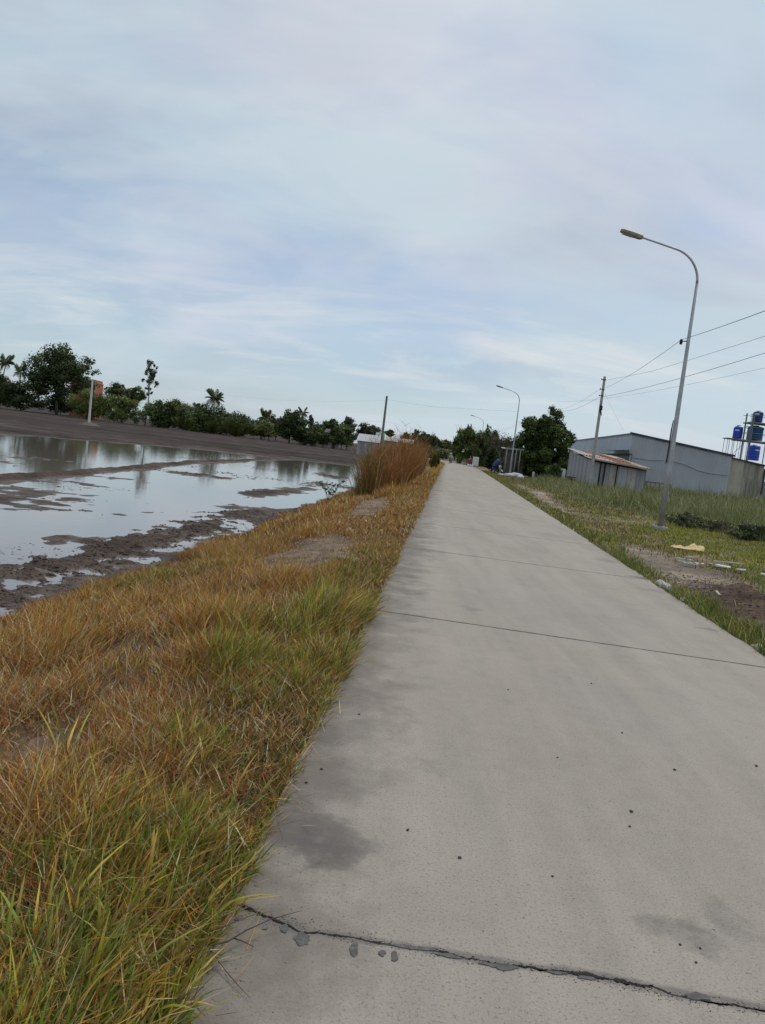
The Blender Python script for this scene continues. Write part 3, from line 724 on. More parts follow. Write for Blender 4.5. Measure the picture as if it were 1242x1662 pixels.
def branchy(mb, base, top, r0, tips, r1=.3):
    base = Vector(base); top = Vector(top); mid = base.lerp(top, .5) + Vector((random.uniform(-.2, .2), random.uniform(-.2, .2), 0)) * (top - base).length * .12
    mb.tube([base, base.lerp(mid, .5), mid, top], [r0, r0 * .85, r0 * .75, r0 * .5], 8)
    for q in tips:
        q = Vector(q); st = base.lerp(top, random.uniform(.5, .95)); md = st.lerp(q, .5) + Vector((0, 0, (q - st).length * .1))
        mb.tube([st, md, q], [r0 * .38, r0 * .25, r0 * .08], 5, False)
def tree(name, label, cat, cx, cy, w, h, Y, cols, n=1600, leaf=.45, group=None, puffs=None, trunk=.22, tcol=None, sub=34, subr=.3, aspect=.55, dep=None, droop=0.0, vert=False, lean=0.0, fill=.35, base=None):
    """crown centred where the photograph shows it, w x h its size there"""
    c = D(cx, cy, Y); W_ = w * Y / FPX; Hh = h * Y / FPX; dp = (dep or W_ * .8)
    bx = c.x + lean; gz = h1(bx, Y) if base is None else base
    root = empty(name, (bx, Y, gz), 0, label, cat, group)
    if puffs is None:
        puffs = [(0, 0, 0, .5, .5, .5)]
    pf = [(c.x - bx + p[0] * W_, p[1] * dp, c.z - gz + p[2] * Hh, p[3] * W_, p[4] * dp, p[5] * Hh) for p in puffs]
    (V, F, C), sc = crown_leaves(pf, int(n * (4.0 if Y > 150 else 3.4)), leaf * (.92 if Y > 150 else .80), cols, int(sub * 1.5), subr * 1.18, aspect * 1.15, droop, vert, fill)
    V[:, 2] = np.maximum(V[:, 2], .03)
    np_obj('crown', V, F, LEAF, C, parent=root)
    mb = MB(); tips = [sc[i] for i in rng.choice(len(sc), min(9, len(sc)), False)]
    branchy(mb, (0, 0, -.2), (pf[0][0], pf[0][1], max(.5, pf[0][2])), trunk, tips)
    mb.build('trunk', tcol or BARK, root)
    return root

TG = 'trees along the far edge of the flooded field'
tree('broad_tree', 'large broad dark tree standing left of the orange brick house', 'tree', 98, 600, 118, 78, 222, DK + [(.05, .065, .02)], 5200, .62, TG,
     [(-.05, 0, .12, .34, .5, .38), (.28, 0, .10, .22, .45, .26), (-.30, .1, -.05, .22, .4, .30), (.02, 0, -.25, .40, .5, .3), (.42, 0, .02, .10, .2, .15), (-.18, 0, -.42, .30, .4, .30)], .5, sub=95, subr=.24, fill=.3)
tree('dark_bush', 'low black green thicket under the large broad tree', 'bush', 35, 642, 92, 42, 218, DK, 2600, .6, None, [(0, 0, 0, .5, .5, .5), (-.3, 0, .1, .25, .4, .5), (.3, 0, -.1, .3, .4, .4)], .2, sub=46)
tree('dark_bush', 'dark bush at the left edge of the photo beneath a ragged palm', 'bush', -8, 632, 52, 52, 220, DK + OL, 1500, .6, None, None, .2)
tree('dark_bush', 'dark thicket between the broad tree trunk and the pale green bushes', 'bush', 100, 655, 50, 30, 226, DK, 1200, .55, None, None, .15)
tree('bamboo_bush', 'pale green feathery bush below the orange brick house', 'bush', 150, 658, 66, 46, 205, LT + MD, 2400, .6, None, [(-.1, 0, 0, .45, .5, .5), (.25, 0, .05, .3, .4, .5)], .12, sub=50, subr=.25, aspect=.3, vert=True)
tree('bamboo_bush', 'yellow green bush directly right of the white field pole', 'bush', 200, 664, 62, 42, 203, LT + MD, 2200, .6, None, [(-.1, 0, 0, .42, .5, .48), (.3, 0, -.05, .3, .4, .42)], .12, sub=50, subr=.25, aspect=.3, vert=True)
tree('dark_bush', 'dark tree tops showing behind the yellow green bush', 'tree', 195, 636, 46, 24, 232, DK, 900, .55, None, None, .2, sub=20)
tree('dark_bush', 'dark small tree behind and left of the tall slim tree', 'tree', 222, 642, 30, 26, 230, DK + MD, 700, .55, None, None, .2, sub=18)
tree('slim_tree', 'tall slim tree with a bare pale trunk and open crown', 'tree', 242, 614, 30, 58, 212, GY + DK, 800, .36, None,
     [(.05, 0, .28, .34, .5, .24), (-.1, 0, 0, .36, .5, .2), (.15, 0, -.08, .36, .5, .2), (0, 0, -.34, .28, .4, .16)], .22, BARKP, sub=30, subr=.22, fill=.3)
tree('rounded_bush', 'large mid green bush right of the slim tree', 'bush', 268, 671, 66, 50, 206, MD + DK, 2400, .55, None, [(-.12, 0, -.02, .4, .5, .48), (.25, 0, .05, .3, .4, .42)], .15, sub=54, subr=.26)
tree('dark_bush', 'dark bush at the foot of the tallest leaning palm', 'bush', 322, 683, 54, 40, 206, DK + MD, 1600, .55, None, None, .15, sub=36)
tree('dark_bush', 'low dark bush behind the stemless fan shaped palm', 'bush', 385, 690, 62, 36, 214, DK, 1500, .55, None, None, .15, sub=34)
tree('pale_bush', 'low yellow green bush between the fan shaped palm and the round tree', 'bush', 424, 697, 62, 28, 208, LT + OL, 1600, .5, None, None, .1, sub=40, subr=.25)
tree('round_tree', 'compact round dark tree standing alone in the middle of the far row', 'tree', 472, 689, 52, 50, 200, DK + [(.036, .052, .018)], 3200, .48, TG, [(0, 0, .05, .46, .5, .42), (.15, 0, -.15, .38, .5, .36), (-.15, 0, -.15, .34, .5, .36)], .25, sub=66, subr=.24)
tree('thin_tree', 'thin pale stemmed tree just right of the round dark tree', 'tree', 503, 684, 12, 20, 214, GY, 260, .42, None, None, .1, BARKP, sub=12)
tree('dark_bush', 'dark bush in front of the grey hip roofed house', 'bush', 512, 707, 38, 28, 198, DK + MD, 1300, .5, None, None, .12, sub=28)
tree('dark_bush', 'dark bush right of the grey hip roofed house', 'bush', 556, 708, 46, 34, 200, DK + MD, 1500, .5, None, None, .12, sub=32)
tree('bushy_tree', 'dark bushy tree behind the grey hip roofed house', 'tree', 539, 690, 24, 18, 235, MD + DK, 700, .5, TG, None, .2, sub=18)
tree('bushy_tree', 'ragged grey green tree behind the second dark bush', 'tree', 567, 689, 24, 24, 228, GY + MD, 700, .5, TG, None, .2, sub=18)
tree('bushy_tree', 'reddish dark tree behind the grey walled white roofed shed', 'tree', 597, 701, 36, 28, 206, [(.075, .06, .035), (.055, .055, .025), (.04, .045, .02)], 1300, .5, TG, None, .25, sub=28)
for (cx, cy, w, h, Y, lab) in [(660, 713, 16, 18, 215, 'small dark tree peeking over the left end of the tall reeds'), (675, 711, 14, 20, 220, 'narrow dark tree behind the middle of the tall reeds'), (688, 716, 24, 26, 216, 'dark tree behind the right half of the tall reeds'),
                               (704, 720, 22, 28, 212, 'dark green tree behind the yellow green roadside bush'), (722, 726, 24, 26, 205, 'dark tree at the bend where the road disappears'), (740, 731, 22, 22, 200, 'dark tree behind the motorbike rider'),
                               (632, 703, 16, 10, 240, 'far dark tree top over the long white roof')]:
    tree('distant_tree', lab, 'tree', cx, cy, w, h, Y, DK + MD, 620, .5, 'small dark trees where the road bends', None, .18, sub=18)
tree('dark_bush', 'low scrub under the trees at the road bend', 'bush', 700, 735, 70, 18, 190, MD + OL, 1400, .5, None, None, .1, sub=30)
for (cx, cy, w, h, Y, lab) in [(520, 701, 50, 26, 248, 'hazy tree tops behind the grey hip roofed house and its bushes'), (450, 692, 40, 24, 246, 'tree tops between the coconut palm and the round dark tree'), (375, 683, 60, 26, 250, 'tree tops behind the large stemless palm'), (295, 668, 50, 26, 246, 'tree tops behind the mid green bush'), (690, 722, 90, 26, 262, 'farthest tree belt behind the tall reeds and the road bend')]:
    tree('far_tree_belt', lab, 'trees', cx, cy, w, h, Y, MD + GY, 1100, .6, None, None, .15, sub=30, dep=12)
tree('dark_bush', 'tall dark bush behind the tallest leaning palm', 'bush', 345, 682, 60, 50, 214, DK + MD, 1300, .5, None, None, .12, sub=34)
tree('dark_bush', 'dark bush just left of the round dark tree', 'bush', 438, 692, 36, 34, 216, DK + OL, 900, .5, None, None, .12, sub=24)
tree('dark_bush', 'dark bush in front of the pale gabled house', 'bush', 492, 706, 34, 26, 201, DK + MD, 900, .5, None, None, .12, sub=24)
# right of the road
def bamboo(label, cx, cy, w, h, Y, n, cols):
    c = D(cx, cy, Y); W_ = w * Y / FPX; Hh = h * Y / FPX; gz = h1(c.x, Y)
    root = empty('bamboo_clump', (c.x, Y, gz), 0, label, 'bamboo', 'bamboo clumps beside the road bend')
    top = c.z - gz + Hh * .5
    pf = [(0, 0, top * .60, W_ * .45, W_ * .5, top * .40), (-W_ * .25, 0, top * .42, W_ * .3, W_ * .4, top * .42), (W_ * .25, 0, top * .42, W_ * .3, W_ * .4, top * .42)]
    (V, F, C), sc = crown_leaves(pf, n, .62, cols, 110, .26, .32, .1, True, .4)
    V[:, 2] = np.maximum(V[:, 2], .05)
    np_obj('foliage', V, F, LEAF, C, parent=root)
    cm = new_mat('culm', (.12, .13, .06), .6, nscale=6)
    for k in range(9):
        a = random.uniform(0, 6.28); mb = MB(); q = Vector((math.cos(a), math.sin(a), 0)); b0 = q * random.uniform(.1, .3) * W_
        mb.tube([b0, b0 + Vector((0, 0, top * .45)) + q * .2, b0 + Vector((0, 0, top * .8)) + q * .7, b0 + Vector((0, 0, top * .97)) + q * 1.3], [.045, .04, .03, .012], 6)
        mb.build('culm', cm, root)
    return root
bamboo('light green bamboo clump at the road bend, left of the white cabinet', 758, 722, 46, 66, 152, 6500, LT + MD + DK)
bamboo('darker bamboo clump behind the white cabinet beside the road', 790, 726, 44, 64, 140, 6500, MD + DK + OL)
tree('mango_tree', 'big dense dark tree with a domed crown beside the warehouse', 'tree', 881, 715, 98, 112, 88, [(.054, .085, .019), (.078, .114, .023), (.042, .068, .017), (.100, .138, .030)], 17000, .27, None,
     [(0, 0, .12, .40, .5, .37), (0, -.1, .25, .30, .4, .24), (.18, 0, -.02, .34, .45, .36), (-.22, 0, -.05, .28, .45, .36), (.05, 0, -.25, .46, .5, .3), (-.10, 0, -.38, .36, .45, .22), (.14, 0, -.38, .36, .45, .2)], .24, sub=170, subr=.17, fill=.35)
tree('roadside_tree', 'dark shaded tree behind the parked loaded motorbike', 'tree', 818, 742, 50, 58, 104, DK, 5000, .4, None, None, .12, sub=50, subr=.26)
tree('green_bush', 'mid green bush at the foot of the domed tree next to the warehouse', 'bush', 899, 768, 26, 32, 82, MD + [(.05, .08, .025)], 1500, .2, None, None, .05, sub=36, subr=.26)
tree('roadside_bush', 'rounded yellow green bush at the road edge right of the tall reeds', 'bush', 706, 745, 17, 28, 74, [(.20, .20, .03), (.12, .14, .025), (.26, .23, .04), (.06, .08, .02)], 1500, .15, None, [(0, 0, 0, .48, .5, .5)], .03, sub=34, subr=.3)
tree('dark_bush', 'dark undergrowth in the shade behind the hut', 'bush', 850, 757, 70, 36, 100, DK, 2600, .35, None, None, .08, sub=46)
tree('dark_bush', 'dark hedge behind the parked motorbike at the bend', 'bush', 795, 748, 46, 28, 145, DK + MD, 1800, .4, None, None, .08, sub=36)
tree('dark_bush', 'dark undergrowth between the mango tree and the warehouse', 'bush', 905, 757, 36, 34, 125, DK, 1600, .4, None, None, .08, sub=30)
# half bare tree by the hut
def bare_tree():
    c = D(811, 768, 92); gz = h1(c.x, 92); root = empty('half_bare_tree', (c.x, 92, gz), 0, 'half bare tree with forked pale branches and sparse brown leaves', 'tree')
    mb = MB(); top = D(808, 703, 92).z - gz
    def br(p, d, L, r, k):
        q = p + d * L; mb.tube([p, p.lerp(q, .5) + Vector((random.uniform(-.1, .1), random.uniform(-.1, .1), 0)) * L, q], [r, r * .8, r * .55], 6 if k < 3 else 4, False)
        if k < 5:
            for _ in range(2 if k else 3):
                nd = (d + Vector((random.uniform(-.7, .7), random.uniform(-.5, .5), random.uniform(-.05, .35)))).normalized()
                br(q, nd, L * random.uniform(.6, .85), r * .6, k + 1)
        tips.append(q)
    tips = []
    br(Vector((0, 0, -.1)), Vector((-.05, 0, 1)), top * .27, .13, 0)
    mb.build('trunk', BARKP, root)
    t = np.array([list(q) for q in tips]); n = 2000; k = rng.integers(0, len(t), n)
    pos = t[k] + rng.normal(0, .32, (n, 3)); nr = rng.normal(0, 1, (n, 3)); nr /= np.linalg.norm(nr, axis=1, keepdims=True)
    V, F, C = leaf_quads(pos, nr, rng.uniform(.1, .22, n), .5, vary(np.array([(.07, .062, .03), (.10, .08, .04), (.05, .055, .022)])[rng.integers(0, 3, n)]))
    V[:, 2] = np.maximum(V[:, 2], .02)
    np_obj('crown', V, F, LEAF, C, parent=root)
bare_tree()

# palms
def frond_mesh(name, L, droop, wid, cols, n=26):
    V = []; F = []; C = []
    def pt(t): return np.array([L * (t - .12 * droop * t * t), 0, L * (.42 * t - .62 * droop * t * t)])
    for i in range(n):
        t = .12 + .88 * i / (n - 1); p = pt(t); d = pt(min(1, t + .03)) - pt(t - .03); d /= np.linalg.norm(d)
        ll = wid * (math.sin(math.pi * min(1, .12 + .86 * t)) ** .6)
        for sgn in (-1, 1):
            q = np.array([d[0] * .65, sgn * .8, d[2] * .5 - .45]); q /= np.linalg.norm(q)
            w = d * (L / n * .62)
            o = len(V); V += [p - w * .5, p + w * .5, p + q * ll * .6 + w * .3, p + q * ll + np.array([0, 0, -.12 * ll])]
            F.append((o, o + 1, o + 2, o + 3)); c = np.array(random.choice(cols)) * random.uniform(.7, 1.3); C += [c] * 4
    o = len(V)
    for i in range(8):
        p = pt(i / 7); r = .05 * (1 - .8 * i / 7) + .01; V += [p + np.array([0, -r, 0]), p + np.array([0, 0, r * 1.5]), p + np.array([0, r, 0])]; C += [np.array(cols[0]) * 1.3] * 3
    for i in range(7):
        a = o + 3 * i; F += [(a, a + 3, a + 4, a + 1), (a + 1, a + 4, a + 5, a + 2)]
    ob = np_obj(name, np.array(V), np.array(F), LEAF, np.array(C)); me = ob.data; bpy.data.objects.remove(ob); return me
FR = [frond_mesh('frond', 3.1, dr, 1.15, OL + MD + DK) for dr in (.35, .8, 1.3)]
def palm(label, px, py, Y, scale=1.0, n=16, lean=0.0, group='coconut palms in the far tree row', stem=True, name='coconut_palm', up=0.0, ztop=None):
    c = D(px, py, Y); bx = c.x - lean; gz = h1(bx, Y); hgt = (c.z - gz) if ztop is None else ztop
    root = empty(name, (bx, Y, gz), 0, label, 'palm', group)
    if stem:
        mb = MB(); pts = [Vector((lean * (t ** 1.6), 0, -.2 + (hgt + .2) * t)) for t in [k / 10 for k in range(11)]]
        mb.tube(pts, [.24 - .10 * k / 10 + (.012 if k % 2 else 0) for k in range(11)], 8); mb.build('trunk', BARKP, root)
    n = int(n * 1.6)
    for k in range(n):
        el = random.uniform(-.7, .95) if not up else random.uniform(up, 1.15)
        me = FR[0] if el > .35 else (FR[1] if el > -.1 else FR[2])
        o = bpy.data.objects.new('frond', me); COL.objects.link(o); o.parent = root
        o.location = (lean if stem else random.uniform(-.5, .5), 0, hgt if stem else .1); o.rotation_euler = (0, -el, 2.4 * k + random.uniform(-.3, .3)); o.scale = (scale * random.uniform(.85, 1.1),) * 3
    return root
palm('ragged palm head leaning at the left edge of the photo', 10, 590, 222, 1.05, 13, 1.5)
palm('tallest coconut palm, leaning over the dark bush in the far row', 348, 647, 208, 1.0, 17, 1.2)
palm('coconut palm above the low yellow green bush', 430, 679, 212, .95, 16, .3)
palm('small palm head sticking out behind the round dark tree', 492, 670, 225, .7, 12, .2)
palm('short palm among the bushes left of the tallest coconut palm', 322, 664, 210, .75, 13, 0)
palm('short dark palm head above the bushes right of the brick house', 205, 634, 226, .7, 12, .2)
palm('palm head behind the left shoulder of the large broad tree', 34, 604, 230, .9, 12, .4)
palm('far small palm head above the trees at the road bend', 676, 706, 222, .6, 11, .1)
palm('far small palm head above the long white roof end', 660, 708, 235, .5, 10, .1)
palm('large stemless palm with upright fans of leaves in the far row', 382, 708, 204, 1.7, 26, 0, 'stemless palms in the far tree row', False, 'stemless_palm', .35)
palm('smaller stemless palm right beside the tallest coconut palm foot', 345, 700, 205, 1.2, 20, 0, 'stemless palms in the far tree row', False, 'stemless_palm', .3)
palm('stemless palm at the right end of the mid green bush', 300, 690, 205, 1.3, 16, 0, 'stemless palms in the far tree row', False, 'stemless_palm', .35)

# tall dry reeds on the bank
def reeds():
    root = empty('reed_clump', (.6, 32, h1(.6, 32)), 0, 'tall clump of dry rust brown reeds on the bank beside the road', 'reeds')
    g0 = Vector(root.location)
    n = 13000; y = 27.0 + (rng.random(n) ** 1.3) * 30; s = rng.uniform(-3.2, -.9, n)
    front = np.interp(y, [26, 28, 34, 45, 57], [-2.5, -1.45, -1.25, -1.15, -1.1])
    x = xL(y) + s; tu = fbm(x, y, 1.3, 3, 300)
    k = (s < front + .25 * tu) & (s > np.interp(y, [27, 30, 36, 57], [-2.5, -2.7, -3.0, -3.2]) + .4 * tu) & (rng.random(n) < .62 + 1.1 * tu)
    x = x[k]; y = y[k]; s = s[k]; tu = tu[k]; m = len(x); z = H(x, y)
    h = np.interp(y, [26, 29, 36, 57], [1.45, 1.95, 2.25, 2.2]) * np.clip(rng.normal(.85, .20, m), .35, 1.3) * (1 + .35 * tu) * np.interp(s, [-3.9, -3], [.85, 1])
    gr = np.clip(sst(-1.7, -2.5, s) * sst(34, 28, y) * 1.1 + .25 * sst(.1, .5, tu), 0, 1)
    W_ = np.stack([.8 - .3 * gr, .7 - .5 * gr, .45 - .3 * gr, .25 + 0 * gr, .10 + 0 * gr, .05 + 2.2 * gr], 1)
    c = pick([RUST, (.25, .12, .045), BRWN, (.36, .22, .07), STRW, (.09, .105, .025)], np.clip(W_, .01, None))
    base = np.stack([x - g0.x, y - g0.y, z - g0.z], 1)
    blades('stalks', base, h, rng.uniform(.014, .028, m), rng.uniform(-3.1, 3.1, m), np.abs(rng.normal(.12, .14, m)), np.abs(rng.normal(.14, .16, m)), vary(c, .3), vary(c * .75 + .25 * np.array((.35, .17, .06)), .15), 3, STRAW, kind='stuff', parent=root)
    q = rng.choice(m, 4200); hz = h[q] * rng.uniform(.25, .9, 4200); b2 = base[q].copy(); b2[:, 2] += hz
    blades('leaves', b2, rng.uniform(.35, .75, 4200), rng.uniform(.014, .026, 4200), rng.uniform(-3.1, 3.1, 4200), rng.uniform(.3, .8, 4200), rng.uniform(.3, .9, 4200), vary(c[q]), vary(c[q]), 3, STRAW, kind='stuff', parent=root)
reeds()

def sapling():
    p = P(533, 822, -.5); root = empty('sapling', (p.x, p.y, h1(p.x, p.y)), 0, 'small green leafy sapling on the bank in front of the reeds', 'sapling')
    mb = MB(); L = []
    for k in range(7):
        a = random.uniform(0, 6.28); q = Vector((math.cos(a) * .32, math.sin(a) * .32, random.uniform(.5, .95))); mb.tube([(0, 0, 0), (q.x * .3, q.y * .3, .35), q], [.012, .009, .004], 5, False)
        for t in range(9): L.append(Vector((q.x * .3, q.y * .3, .35)).lerp(q, t / 8) + Vector((random.uniform(-.1, .1), random.uniform(-.1, .1), random.uniform(-.06, .1))))
    mb.build('stems', BARK, root); pos = np.array([list(v) for v in L]); n = len(pos)
    nr = rng.normal(0, .5, (n, 3)) + np.array([0, -.3, .8]); nr /= np.linalg.norm(nr, axis=1, keepdims=True)
    V, F, C = leaf_quads(pos, nr, rng.uniform(.08, .17, n), .5, vary(np.tile([(.06, .095, .028)], (n, 1)))); np_obj('leaves', V, F, LEAF, C, parent=root)
sapling()
def weed_bush(label, px, py, Y, w, h, n, cols, leaf=.09):
    c = D(px, py, Y); gz = h1(c.x, Y); root = empty('weed_bush', (c.x, Y, gz), 0, label, 'bush')
    (V, F, C), sc = crown_leaves([(0, 0, h * .45, w * .5, w * .4, h * .5)], n, leaf, cols, 40, .25, .5); V[:, 2] = np.maximum(V[:, 2], .02)
    np_obj('leaves', V, F, LEAF, C, parent=root)
    mb = MB()
    for k in range(10): q = sc[k]; mb.tube([(q[0] * .2, q[1] * .2, 0), (q[0] * .6, q[1] * .6, q[2] * .6), tuple(q)], [.012, .009, .005], 5, False)
    mb.build('stems', BARK, root)
weed_bush('dark leafy weed bush at the right edge in front of the tall weeds', 1222, 880, 23.5, 1.5, .62, 2200, [(.062, .080, .030), (.085, .10, .036), (.048, .062, .024)])
weed_bush('dark low weed bush directly right of the nearest lamp foot', 1115, 855, 27.0, 1.6, .62, 1500, [(.075, .085, .036), (.10, .105, .045), (.055, .064, .028)])
weed_bush('brownish weed bush between the lamp foot and the right edge', 1165, 862, 26.2, 1.2, .45, 900, [(.10, .10, .045), (.08, .085, .036), (.13, .12, .06)])

# ------------------------------------------------------------------ street lamps, poles, wires
GALV = new_mat('galvanised_steel', (.40, .41, .42), .45, .55, nscale=3, namt=.2)
CONC = new_mat('pole_concrete', (.36, .345, .325), .9, nscale=5, namt=.3, bump=.3, bscale=30)
CONCD = new_mat('weathered_concrete', (.20, .19, .175), .9, nscale=4, namt=.4, bump=.3, bscale=30)
BLACK = new_mat('black_rubber', (.02, .02, .02), .6)
DARK = new_mat('dark_steel_and_shade', (.05, .05, .05), .5, .3)
LAMPB = new_mat('lamp_housing', (.24, .215, .16), .55, .2, nscale=8, namt=.3)
LENS = new_mat('lamp_lens', (.30, .27, .20), .25)
WIREM = new_mat('wire_sheath', (.045, .045, .05), .6)
WHITE = new_mat('white_plastic', (.72, .72, .69), .5, nscale=3, namt=.12)

def street_lamp(x, y, rz, label):
    root = empty('street_lamp', (x, y, h1(x, y)), rz, label, 'street lamp', 'street lamps along the road')
    HT = 7.75; R = 1.0; TL = math.radians(13)
    mb = MB(); mb.box((0, 0, .05), (.40, .40, .16)); mb.box((0, 0, .14), (.30, .30, .025)); mb.build('base_plate', CONC, root, bevel=.01)
    mb = MB()
    for sx in (-1, 1):
        for sy in (-1, 1): mb.lathe([(.016, .15), (.016, .20), (.01, .21)], (sx * .115, sy * .115, 0), 6)
    mb.build('anchor_bolts', DARK, root)
    pts = [(0, 0, .15), (0, 0, 2), (0, 0, 4), (0, 0, 6), (0, 0, HT)]; rad = [.098, .084, .070, .056, .045]
    mb = MB(); mb.tube(pts, rad, 8, smooth=True); mb.build('pole', GALV, root)
    ap = [(0, 0, HT - .02)]; ar = [.042]
    for k in range(1, 11):
        a = (math.pi / 2 - TL) * k / 10; ap.append((-R * (1 - math.cos(a)), 0, HT + R * math.sin(a))); ar.append(.042 - .001 * k)
    e = Vector(ap[-1]); d = Vector((-math.cos(TL), 0, math.sin(TL)))
    ap.append(tuple(e + d * 1.15)); ar.append(.027)
    mb = MB(); mb.tube(ap, ar, 8); mb.build('arm', GALV, root)
    hp = e + d * 1.10
    def w(u, v, t): return hp + d * u + Vector((0, v, 0)) + Vector((math.sin(TL), 0, math.cos(TL))) * t
    mb = MB(); prof = [(-.02, .05, -.035, .045), (.05, .095, -.06, .07), (.34, .125, -.06, .075), (.60, .12, -.05, .06), (.70, .085, -.03, .04)]
    V = []; F = []
    for (u, b, lo, hi) in prof: V += [w(u, -b, lo), w(u, b, lo), w(u, b, hi * .5), w(u, b * .6, hi), w(u, -b * .6, hi), w(u, -b, hi * .5)]
    for i in range(len(prof) - 1):
        for k in range(6): F.append((i * 6 + k, i * 6 + (k + 1) % 6, (i + 1) * 6 + (k + 1) % 6, (i + 1) * 6 + k))
    F += [tuple(range(6))[::-1], tuple(len(V) - 6 + k for k in range(6))]
    mb.add(V, F); head = mb.build('lamp_head', LAMPB, root)
    mb = MB(); V = [w(.30, -.095, -.063), w(.30, .095, -.063), w(.62, .09, -.058), w(.62, -.09, -.058), w(.32, -.08, -.085), w(.32, .08, -.085), w(.60, .075, -.08), w(.60, -.075, -.08)]
    mb.add(V, [(4, 5, 6, 7), (0, 1, 5, 4), (1, 2, 6, 5), (2, 3, 7, 6), (3, 0, 4, 7)]); mb.build('lens', LENS, head)
    mb = MB(); mb.box((.086, 0, 1.1), (.02, .07, .34)); mb.build('service_door', GALV, root, bevel=.004)
    return root
LAMPS = [(8.84, 24.45, 'nearest and largest street lamp, curved grey arm over the road'), (12.55, 79.4, 'middle street lamp rising in front of the domed mango tree'), (16.35, 141.0, 'farthest and smallest street lamp, behind the bamboo')]
lamp_roots = [street_lamp(x, y, math.radians(-4.5), l) for x, y, l in LAMPS]
# the insulator that holds the line on the nearest lamp, and its cable
la = lamp_roots[0]; WZ = 5.98
mb = MB(); mb.tube([(.04, 0, WZ), (-.24, -.02, WZ - .03)], .018, 6); br = mb.build('wire_bracket', DARK, la)
mb = MB(); mb.lathe([(.02, -.10), (.05, -.09), (.035, -.05), (.055, -.04), (.04, 0), (.055, .01), (.03, .06), (.015, .07)], (-.22, -.02, WZ - .03), 10); mb.build('insulator', BLACK, br)
mb = MB(); mb.tube([(-.10, -.03, 3.5), (-.115, -.03, 3.2), (-.11, -.02, 2.7), (-.12, -.03, 2.2), (-.13, -.02, 2.12)], [.012, .022, .024, .022, .012], 6); mb.build('cable', BLACK, la)

def utility_pole(name, x, y, h, label, mat=CONC, wid=(.26, .17), band=True, group=None):
    root = empty(name, (x, y, h1(x, y)), math.radians(-5), label, 'utility pole', group)
    V = []
    for t in range(7):
        u = t / 6; a = (wid[0] + (wid[1] - wid[0]) * u) / 2; c = a * .78; z = -.2 + (h + .2) * u
        V += [(-a, -c * .7, z), (-a * .7, -c, z), (a * .7, -c, z), (a, -c * .7, z), (a, c * .7, z), (a * .7, c, z), (-a * .7, c, z), (-a, c * .7, z)]
    F = [(i * 8 + k, i * 8 + (k + 1) % 8, i * 8 + 8 + (k + 1) % 8, i * 8 + 8 + k) for i in range(6) for k in range(8)] + [tuple(48 + k for k in range(8))]
    mb = MB(); mb.add(V, F); mb.build('shaft', mat, root)
    if band:
        for z in (h - .25, h - 1.0, h - 1.5):
            mb = MB(); mb.box((0, 0, z), (wid[1] + .05, wid[1] + .02, .06)); b = mb.build('clamp', DARK, root)
            mb = MB(); mb.tube([(-.1, -.08, z), (-.22, -.1, z)], .02, 6); mb.lathe([(.02, -.06), (.05, -.05), (.035, -.02), (.05, 0), (.03, .05), (.012, .06)], (-.22, -.1, z), 8); mb.build('insulator', BLACK, b)
    return root
pz = 8.85
pole1 = utility_pole('utility_pole', 15.85, 60.4, 8.9, 'concrete power pole in front of the rusty roofed shed', CONC)
mb = MB(); mb.box((.02, -.12, 6.45), (.22, .12, .34), .2); mb.tube([(-.02, -.1, 6.7), (.03, -.14, 6.2), (.16, -.16, 5.85)], [.05, .06, .02], 6); mb.build('cable_splice', BLACK, pole1)
pc = D(617, 738, 96); pole2 = utility_pole('utility_pole', pc.x, 96, (D(630, 643, 96).z - h1(pc.x, 96)), 'dark slim power pole behind the tall dry reeds', CONCD, (.34, .24), False)
pw = P(144, 690, -.68); pole3 = utility_pole('field_pole', pw.x, pw.y, (D(150, 615, pw.y).z - h1(pw.x, pw.y)), 'white concrete pole standing alone in the muddy field', new_mat('white_pole', (.62, .61, .57), .8, nscale=3, namt=.1), (.34, .24), False)
mb = MB(); mb.box((0, 0, D(150, 617, pw.y).z - h1(pw.x, pw.y)), (1.5, .14, .14)); mb.build('cross_arm', CONC, pole3)
mb = MB()
V = []; F = []
for i in range(5):
    for k in range(14):
        a = 2 * math.pi * k / 14; r = [1.9, 1.4, .9, .45, .01][i]; V.append((r * math.cos(a) * random.uniform(.85, 1.15), r * math.sin(a) * random.uniform(.85, 1.15), [-.1, .15, .33, .42, .46][i]))
for i in range(4):
    for k in range(14): F.append((i * 14 + k, i * 14 + (k + 1) % 14, i * 14 + 14 + (k + 1) % 14, i * 14 + 14 + k))
mb.add(V, F, True); mb.build('mud_footing', new_mat('mud_lump', (.12, .10, .07), .95, nscale=3), pole3)

def wire(pts, sag, label, r=.010, group='overhead wires'):
    P_ = []
    for (a, b) in zip(pts[:-1], pts[1:]):
        a = Vector(a); b = Vector(b); n = 14; L = (b - a).length
        for k in range(n + (1 if b == Vector(pts[-1]) else 0)):
            t = k / n; p = a.lerp(b, t); p.z -= sag * (L / 45) ** 2 * 4 * t * (1 - t); P_.append(p)
    mb = MB(); mb.tube(P_, r * .72, 5, False); o = mb.build('overhead_wire', WIREM); tag(o, label, 'wire', group)
ins = (8.84 - .22, 24.43, h1(8.84, 24.45) + WZ + .02)
A1 = D(905, 664, 108); B1 = D(970, 634, 60.2); C1 = D(1242, 497, 14.6)
wire([D(740, 706, 190), A1, B1, ins, C1 + (C1 - Vector(ins)).normalized() * 22 + Vector((0, 0, .2))], .35, 'highest wire, carried by the black insulator on the nearest lamp')
B2 = D(971, 645.5, 60.2); E2 = Vector((B2.x - .0877 * 52, B2.y - 52, 7.35)); A2 = D(912, 667, 108)
